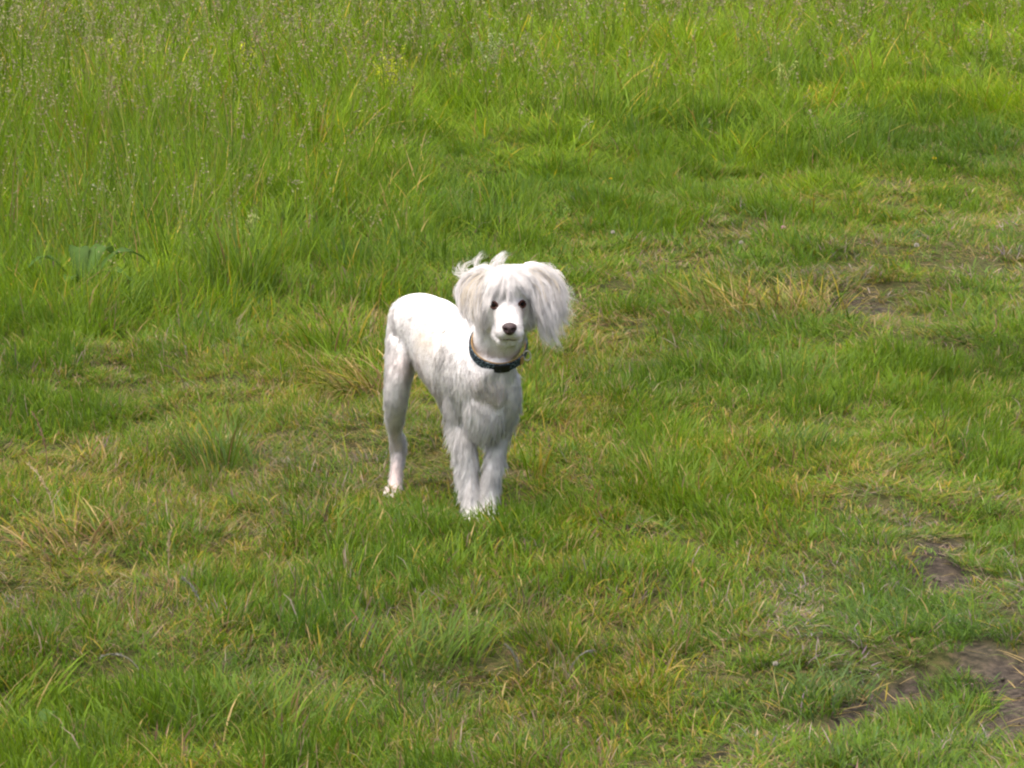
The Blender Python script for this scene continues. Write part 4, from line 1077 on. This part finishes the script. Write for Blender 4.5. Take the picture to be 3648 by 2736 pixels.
# ------------------------------------------------------------------ single plants that stand out
M_LEAF = blade_mat('weed_leaf', 0.3, 0.6, 0.15)
M_PETAL = simple_mat('petal_yellow', (0.80, 0.62, 0.02), 0.6, 0.2, 0, 200, (0.85, 0.70, 0.08))
M_STEM = simple_mat('green_stem', (0.16, 0.24, 0.05), 0.6, 0.3, 0, 80, (0.22, 0.27, 0.08))
def stem_curve(h, az, lean, n_=8):
    s = np.linspace(0, 1, n_)
    return np.stack([np.cos(az) * lean * h * s ** 2, np.sin(az) * lean * h * s ** 2, h * s * (1 - 0.15 * lean * s)], 1)
def plant_root(name, px, py, label, cat, group=None):
    cx, cy = ground_xy(px, py)
    o = link(name, None, label=label, category=cat)
    if group: o['group'] = group
    o.location = (cx, cy, float(ground_z(cx, cy)) - 0.003)
    return o
def flower(px, py, h, lean, az, rad, kind, label, group=None):
    """px, py: the foot of the stem"""
    o = plant_root('wild_flower', px, py, label, 'flower', group)
    c = stem_curve(h, az, lean)
    link('stem', tube_mesh('stem', c, np.linspace(.0016, .0011, 8), 6), M_STEM, o)
    top = c[-1]
    n_ = 70
    g = (1 + 5 ** .5) / 2
    i = np.arange(n_)
    zc = 1 - 1.55 * (i + .5) / n_; th = 2 * np.pi * i / g
    q = np.stack([np.sqrt(np.maximum(0, 1 - zc ** 2)) * np.cos(th), np.sqrt(np.maximum(0, 1 - zc ** 2)) * np.sin(th), zc], 1)
    if kind == 'globe':      # clover head or seed clock
        P = np.stack([top + q * rad * .25, top + q * rad * .7, top + q * rad], 1); wd = np.array([.12, .22, 0]) * rad
        cl = np.array([0.62, 0.58, 0.50])
    elif kind == 'pink':
        P = np.stack([top + q * rad * .25, top + q * rad * .7, top + q * rad], 1); wd = np.array([.12, .22, 0]) * rad
        cl = np.array([0.72, 0.45, 0.50])
    else:                    # yellow disc of strap petals
        q[:, 2] = 0.25 + 0.3 * rng.random(n_); q = nrm(q)
        P = np.stack([top + q * rad * .1, top + q * rad * .6, top + q * rad], 1); wd = np.array([.10, .16, 0]) * rad
        cl = np.array([0.80, 0.60, 0.03])
    sd = nrm(np.cross(q, rng.normal(0, 1, q.shape)))
    cols = np.repeat((cl * (0.85 + 0.25 * rng.random((n_, 1))))[:, None], 3, 1)
    V, L, S, C = ribbon_arrays(P, np.tile(wd, (n_, 1)), sd, cols)
    link('flower_head', make_mesh('flower_head', V, L, S, C), M_LEAF, o, kind='stuff')
    return o
flower(800, 680, .21, .35, R(20), .0105, 'globe', 'white flower globe leaning on a long pale stalk in tall grass')
flower(1075, 650, .16, .1, R(90), .010, 'globe', 'white flower head on an upright stalk in tall grass')
flower(2183, 900, .045, .1, R(90), .0075, 'globe', 'white clover head in the lawn behind the dog\'s ear')
flower(2790, 893, .045, .1, R(90), .008, 'pink', 'pinkish clover head in the lawn above the dry tussock')
flower(2640, 912, .035, .1, R(90), .008, 'globe', 'small white clover head low in the lawn near the pink one')
flower(3265, 918, .035, .1, R(90), .009, 'globe', 'white clover head beside the far trodden bare path')
flower(2175, 690, .06, .1, R(90), .0085, 'yellow', 'single bright yellow flower in the lawn edge')
flower(3328, 630, .05, .1, R(90), .010, 'yellow', 'orange yellow flower on the mown side of the meadow')
flower(890, 560, .07, .1, R(90), .008, 'yellow', 'tiny yellow flower in the tall grass by the leaning white globe')
flower(2755, 2480, .06, .1, R(60), .005, 'globe', 'white clover head among grass beside the bare soil')

def spike(px, py, h, lean, az, ln, rad, colr, label, name='seed_stalk', cat='seed stalk', group=None, n_=90):
    """a stalk whose top length ln carries a dense spike"""
    o = plant_root(name, px, py, label, cat, group)
    K = 14
    s = np.linspace(0, 1, K)
    phi = lean * s ** 1.6
    ds = h / (K - 1)
    hx = np.concatenate([[0], np.cumsum(np.sin(phi[1:]) * ds)]); hz = np.concatenate([[0], np.cumsum(np.cos(phi[1:]) * ds)])
    c = np.stack([hx * np.cos(az), hx * np.sin(az), np.maximum(hz, -.0)], 1)
    link('stem', tube_mesh('stem', c, np.linspace(.0013, .0008, K), 6), simple_mat('stalk', tuple(np.array(colr) * .7), .7, .2, 0, 70, tuple(np.array(colr) * .95)), o)
    u = 1 - (ln / h) * rng.random(n_)
    uu = u * (K - 1); i = np.minimum(uu.astype(int), K - 2); f = (uu - i)[:, None]
    b = c[i] * (1 - f) + c[i + 1] * f
    T = nrm(c[i + 1] - c[i])
    q = nrm(nrm(rng.normal(0, 1, (n_, 3))) * .75 + T)
    Lk = rad * (0.7 + .6 * rng.random(n_))
    P = np.stack([b, b + q * Lk[:, None] * .5, b + q * Lk[:, None]], 1)
    sd = nrm(np.cross(q, rng.normal(0, 1, q.shape)))
    cols = np.repeat((np.array(colr) * (0.75 + .45 * rng.random((n_, 1))))[:, None], 3, 1)
    V, L, S, C = ribbon_arrays(P, np.stack([Lk * .12, Lk * .2, Lk * 0], 1), sd, cols)
    link('seed_head', make_mesh('seed_head', V, L, S, C), M_DRY, o, kind='stuff')
    return o
GREY = (0.24, 0.24, 0.19); BUFF = (0.50, 0.41, 0.24); BRN = (0.30, 0.19, 0.12); PALE = (0.55, 0.53, 0.40)
spike(520, 2440, .125, 2.0, R(175), .05, .0045, GREY, 'grey seed stalk nodding over the foreground grass')
spike(2020, 2400, .09, 1.5, R(10), .055, .0045, GREY, 'grey feathery seed stalk curling like a hook')
spike(1850, 2370, .07, .9, R(170), .05, .005, GREY, 'thin grey seed stalk near the hooked feathery one')
spike(720, 2190, .09, 1.0, R(165), .06, .006, GREY, 'leaning grey seed stalk over the yellowish trodden grass')
spike(600, 2010, .09, .2, R(70), .05, .006, BUFF, 'upright buff seed spike at the edge of the trodden way')
spike(200, 1900, .17, 1.0, R(150), .08, .007, BUFF, 'long leaning straw stalk rising from the flattened brown tussock')
spike(170, 1690, .15, .75, R(140), .09, .006, BRN, 'brown leaning seed stalk in the green grass above the trodden way')
spike(660, 1420, .10, 1.5, R(170), .05, .004, (.16, .13, .09), 'thin dark arched stalk over the grey green tussock')
spike(190, 720, .20, .1, R(90), .07, .007, (0.36, 0.27, 0.12), 'upright brown cattail like grass spike in the meadow')
spike(420, 800, .22, 1.3, R(160), .06, .007, PALE, 'bent pale seed head broken over in the tall grass')
spike(330, 790, .16, 1.6, R(200), .05, .007, PALE, 'drooping whitish seed head by the bent pale one')
spike(1690, 570, .18, .4, R(80), .04, .005, (.42, .26, .08), 'tall orange stalk standing alone in the meadow edge')
spike(1460, 470, .20, .3, R(60), .02, .006, (.16, .09, .06), 'tall stalk with a small dark round top in the meadow')
spike(2060, 560, .13, 1.3, R(20), .06, .005, PALE, 'pale arching seed stalk in the meadow right of the dog\'s head')
# yellow green flowering herbs
def herb(px, py, h, n_st, spread, colr, label, group=None):
    o = plant_root('flowering_herb', px, py, label, 'herb', group)
    for k in range(n_st):
        az = rng.random() * 6.28; lean = 0.1 + spread * rng.random(); hh = h * (0.7 + .35 * rng.random())
        c = stem_curve(hh, az, lean, 8) + np.array([rng.normal(0, .01), rng.normal(0, .01), 0])
        st = link('stem', tube_mesh('stem', c, np.linspace(.0015, .0009, 8), 5), M_STEM, o)
        n_ = 60
        u = 1 - .6 * rng.random(n_); uu = u * 7; i = np.minimum(uu.astype(int), 6); f = (uu - i)[:, None]
        b = c[i] * (1 - f) + c[i + 1] * f + np.clip(rng.normal(0, .006, (n_, 3)), -.011, .011)
        q = nrm(rng.normal(0, 1, (n_, 3)) + [0, 0, .5]); Lk = .007 + .005 * rng.random(n_)
        P = np.stack([b, b + q * Lk[:, None] * .5, b + q * Lk[:, None]], 1); sd = nrm(np.cross(q, rng.normal(0, 1, q.shape)))
        cols = np.repeat((np.array(colr) * (0.75 + .45 * rng.random((n_, 1))))[:, None], 3, 1)
        V, L, S, C = ribbon_arrays(P, np.stack([Lk * .2, Lk * .35, Lk * 0], 1), sd, cols)
        link('flower_head', make_mesh('flower_head', V, L, S, C), M_LEAF, st, kind='stuff')
    return o
YG = (0.62, 0.66, 0.03)
herb(1405, 430, .33, 9, .3, YG, 'clump of bright yellow green flowering herb in the meadow')
herb(890, 390, .30, 3, .1, YG, 'pair of yellow green flower spikes in the meadow seed heads')
herb(445, 380, .31, 3, .15, YG, 'slim yellow green flower spike deep in the brownish seed heads')
herb(570, 390, .30, 3, .2, (.42, .52, .10), 'short yellow green flower spray beside the slim flower spike')
herb(1750, 330, .32, 6, .35, (.38, .44, .20), 'pale frothy flowering herb high in the meadow')
herb(870, 900, .13, 4, .3, (.50, .55, .20), 'low pale yellow flowering herb beside the tall green tussock')
herb(2780, 410, .26, 4, .25, (.48, .55, .16), 'pale green flowering herb in the far meadow right of the dog')
# broad leaved weeds
def weed(px, py, leaves, label):
    o = plant_root('broadleaf_weed', px, py, label, 'weed')
    for (az, ln, wd, up) in leaves:
        n_ = 9
        s = np.linspace(0, 1, n_)
        c = np.stack([np.cos(az) * ln * s, np.sin(az) * ln * s, 0.01 + up * np.sin(s * 2.4) * ln], 1)
        prof = np.interp(s, [0, .15, .25, .5, .8, 1], [.08, .1, .7, 1, .6, .02]) * wd
        sd = np.array([-math.sin(az), math.cos(az), 0])
        V = []
        for k in range(n_):
            wav_ = 0.12 * wd * math.sin(k * 2.1)
            V += [c[k] - sd * prof[k] + [0, 0, .25 * prof[k] + wav_], c[k], c[k] + sd * prof[k] + [0, 0, .25 * prof[k] - wav_]]
        F = []
        for k in range(n_ - 1):
            for j in range(2):
                F.append((k * 3 + j, k * 3 + j + 1, k * 3 + j + 4, k * 3 + j + 3))
        V = np.array(V)
        base = np.array([.058, .115, .017]) * (0.85 + .3 * rng.random())
        cols = np.tile(base, (len(V), 1)); cols[1::3] = base * 1.4
        me = make_mesh('leaf', V, np.array(F).ravel(), np.arange(len(F)) * 4, cols)
        link('leaf', me, M_LEAF, o)
    return o
weed(290, 1085, [(R(195), .16, .030, .75), (R(15), .20, .034, .65), (R(335), .17, .030, .5), (R(100), .15, .03, .9), (R(255), .12, .026, .6), (R(60), .17, .03, .8)], 'broad leaved dock plant at the foot of the tall meadow')
weed(130, 2665, [(R(60), .055, .014, .6), (R(160), .05, .012, .5), (R(300), .05, .013, .4)], 'small weed with round grey green leaves among foreground grass')
weed(850, 1310, [(R(80), .05, .012, .7), (R(200), .04, .012, .5), (R(320), .045, .012, .5)], 'little bright leaved weed under the lush green tussock')
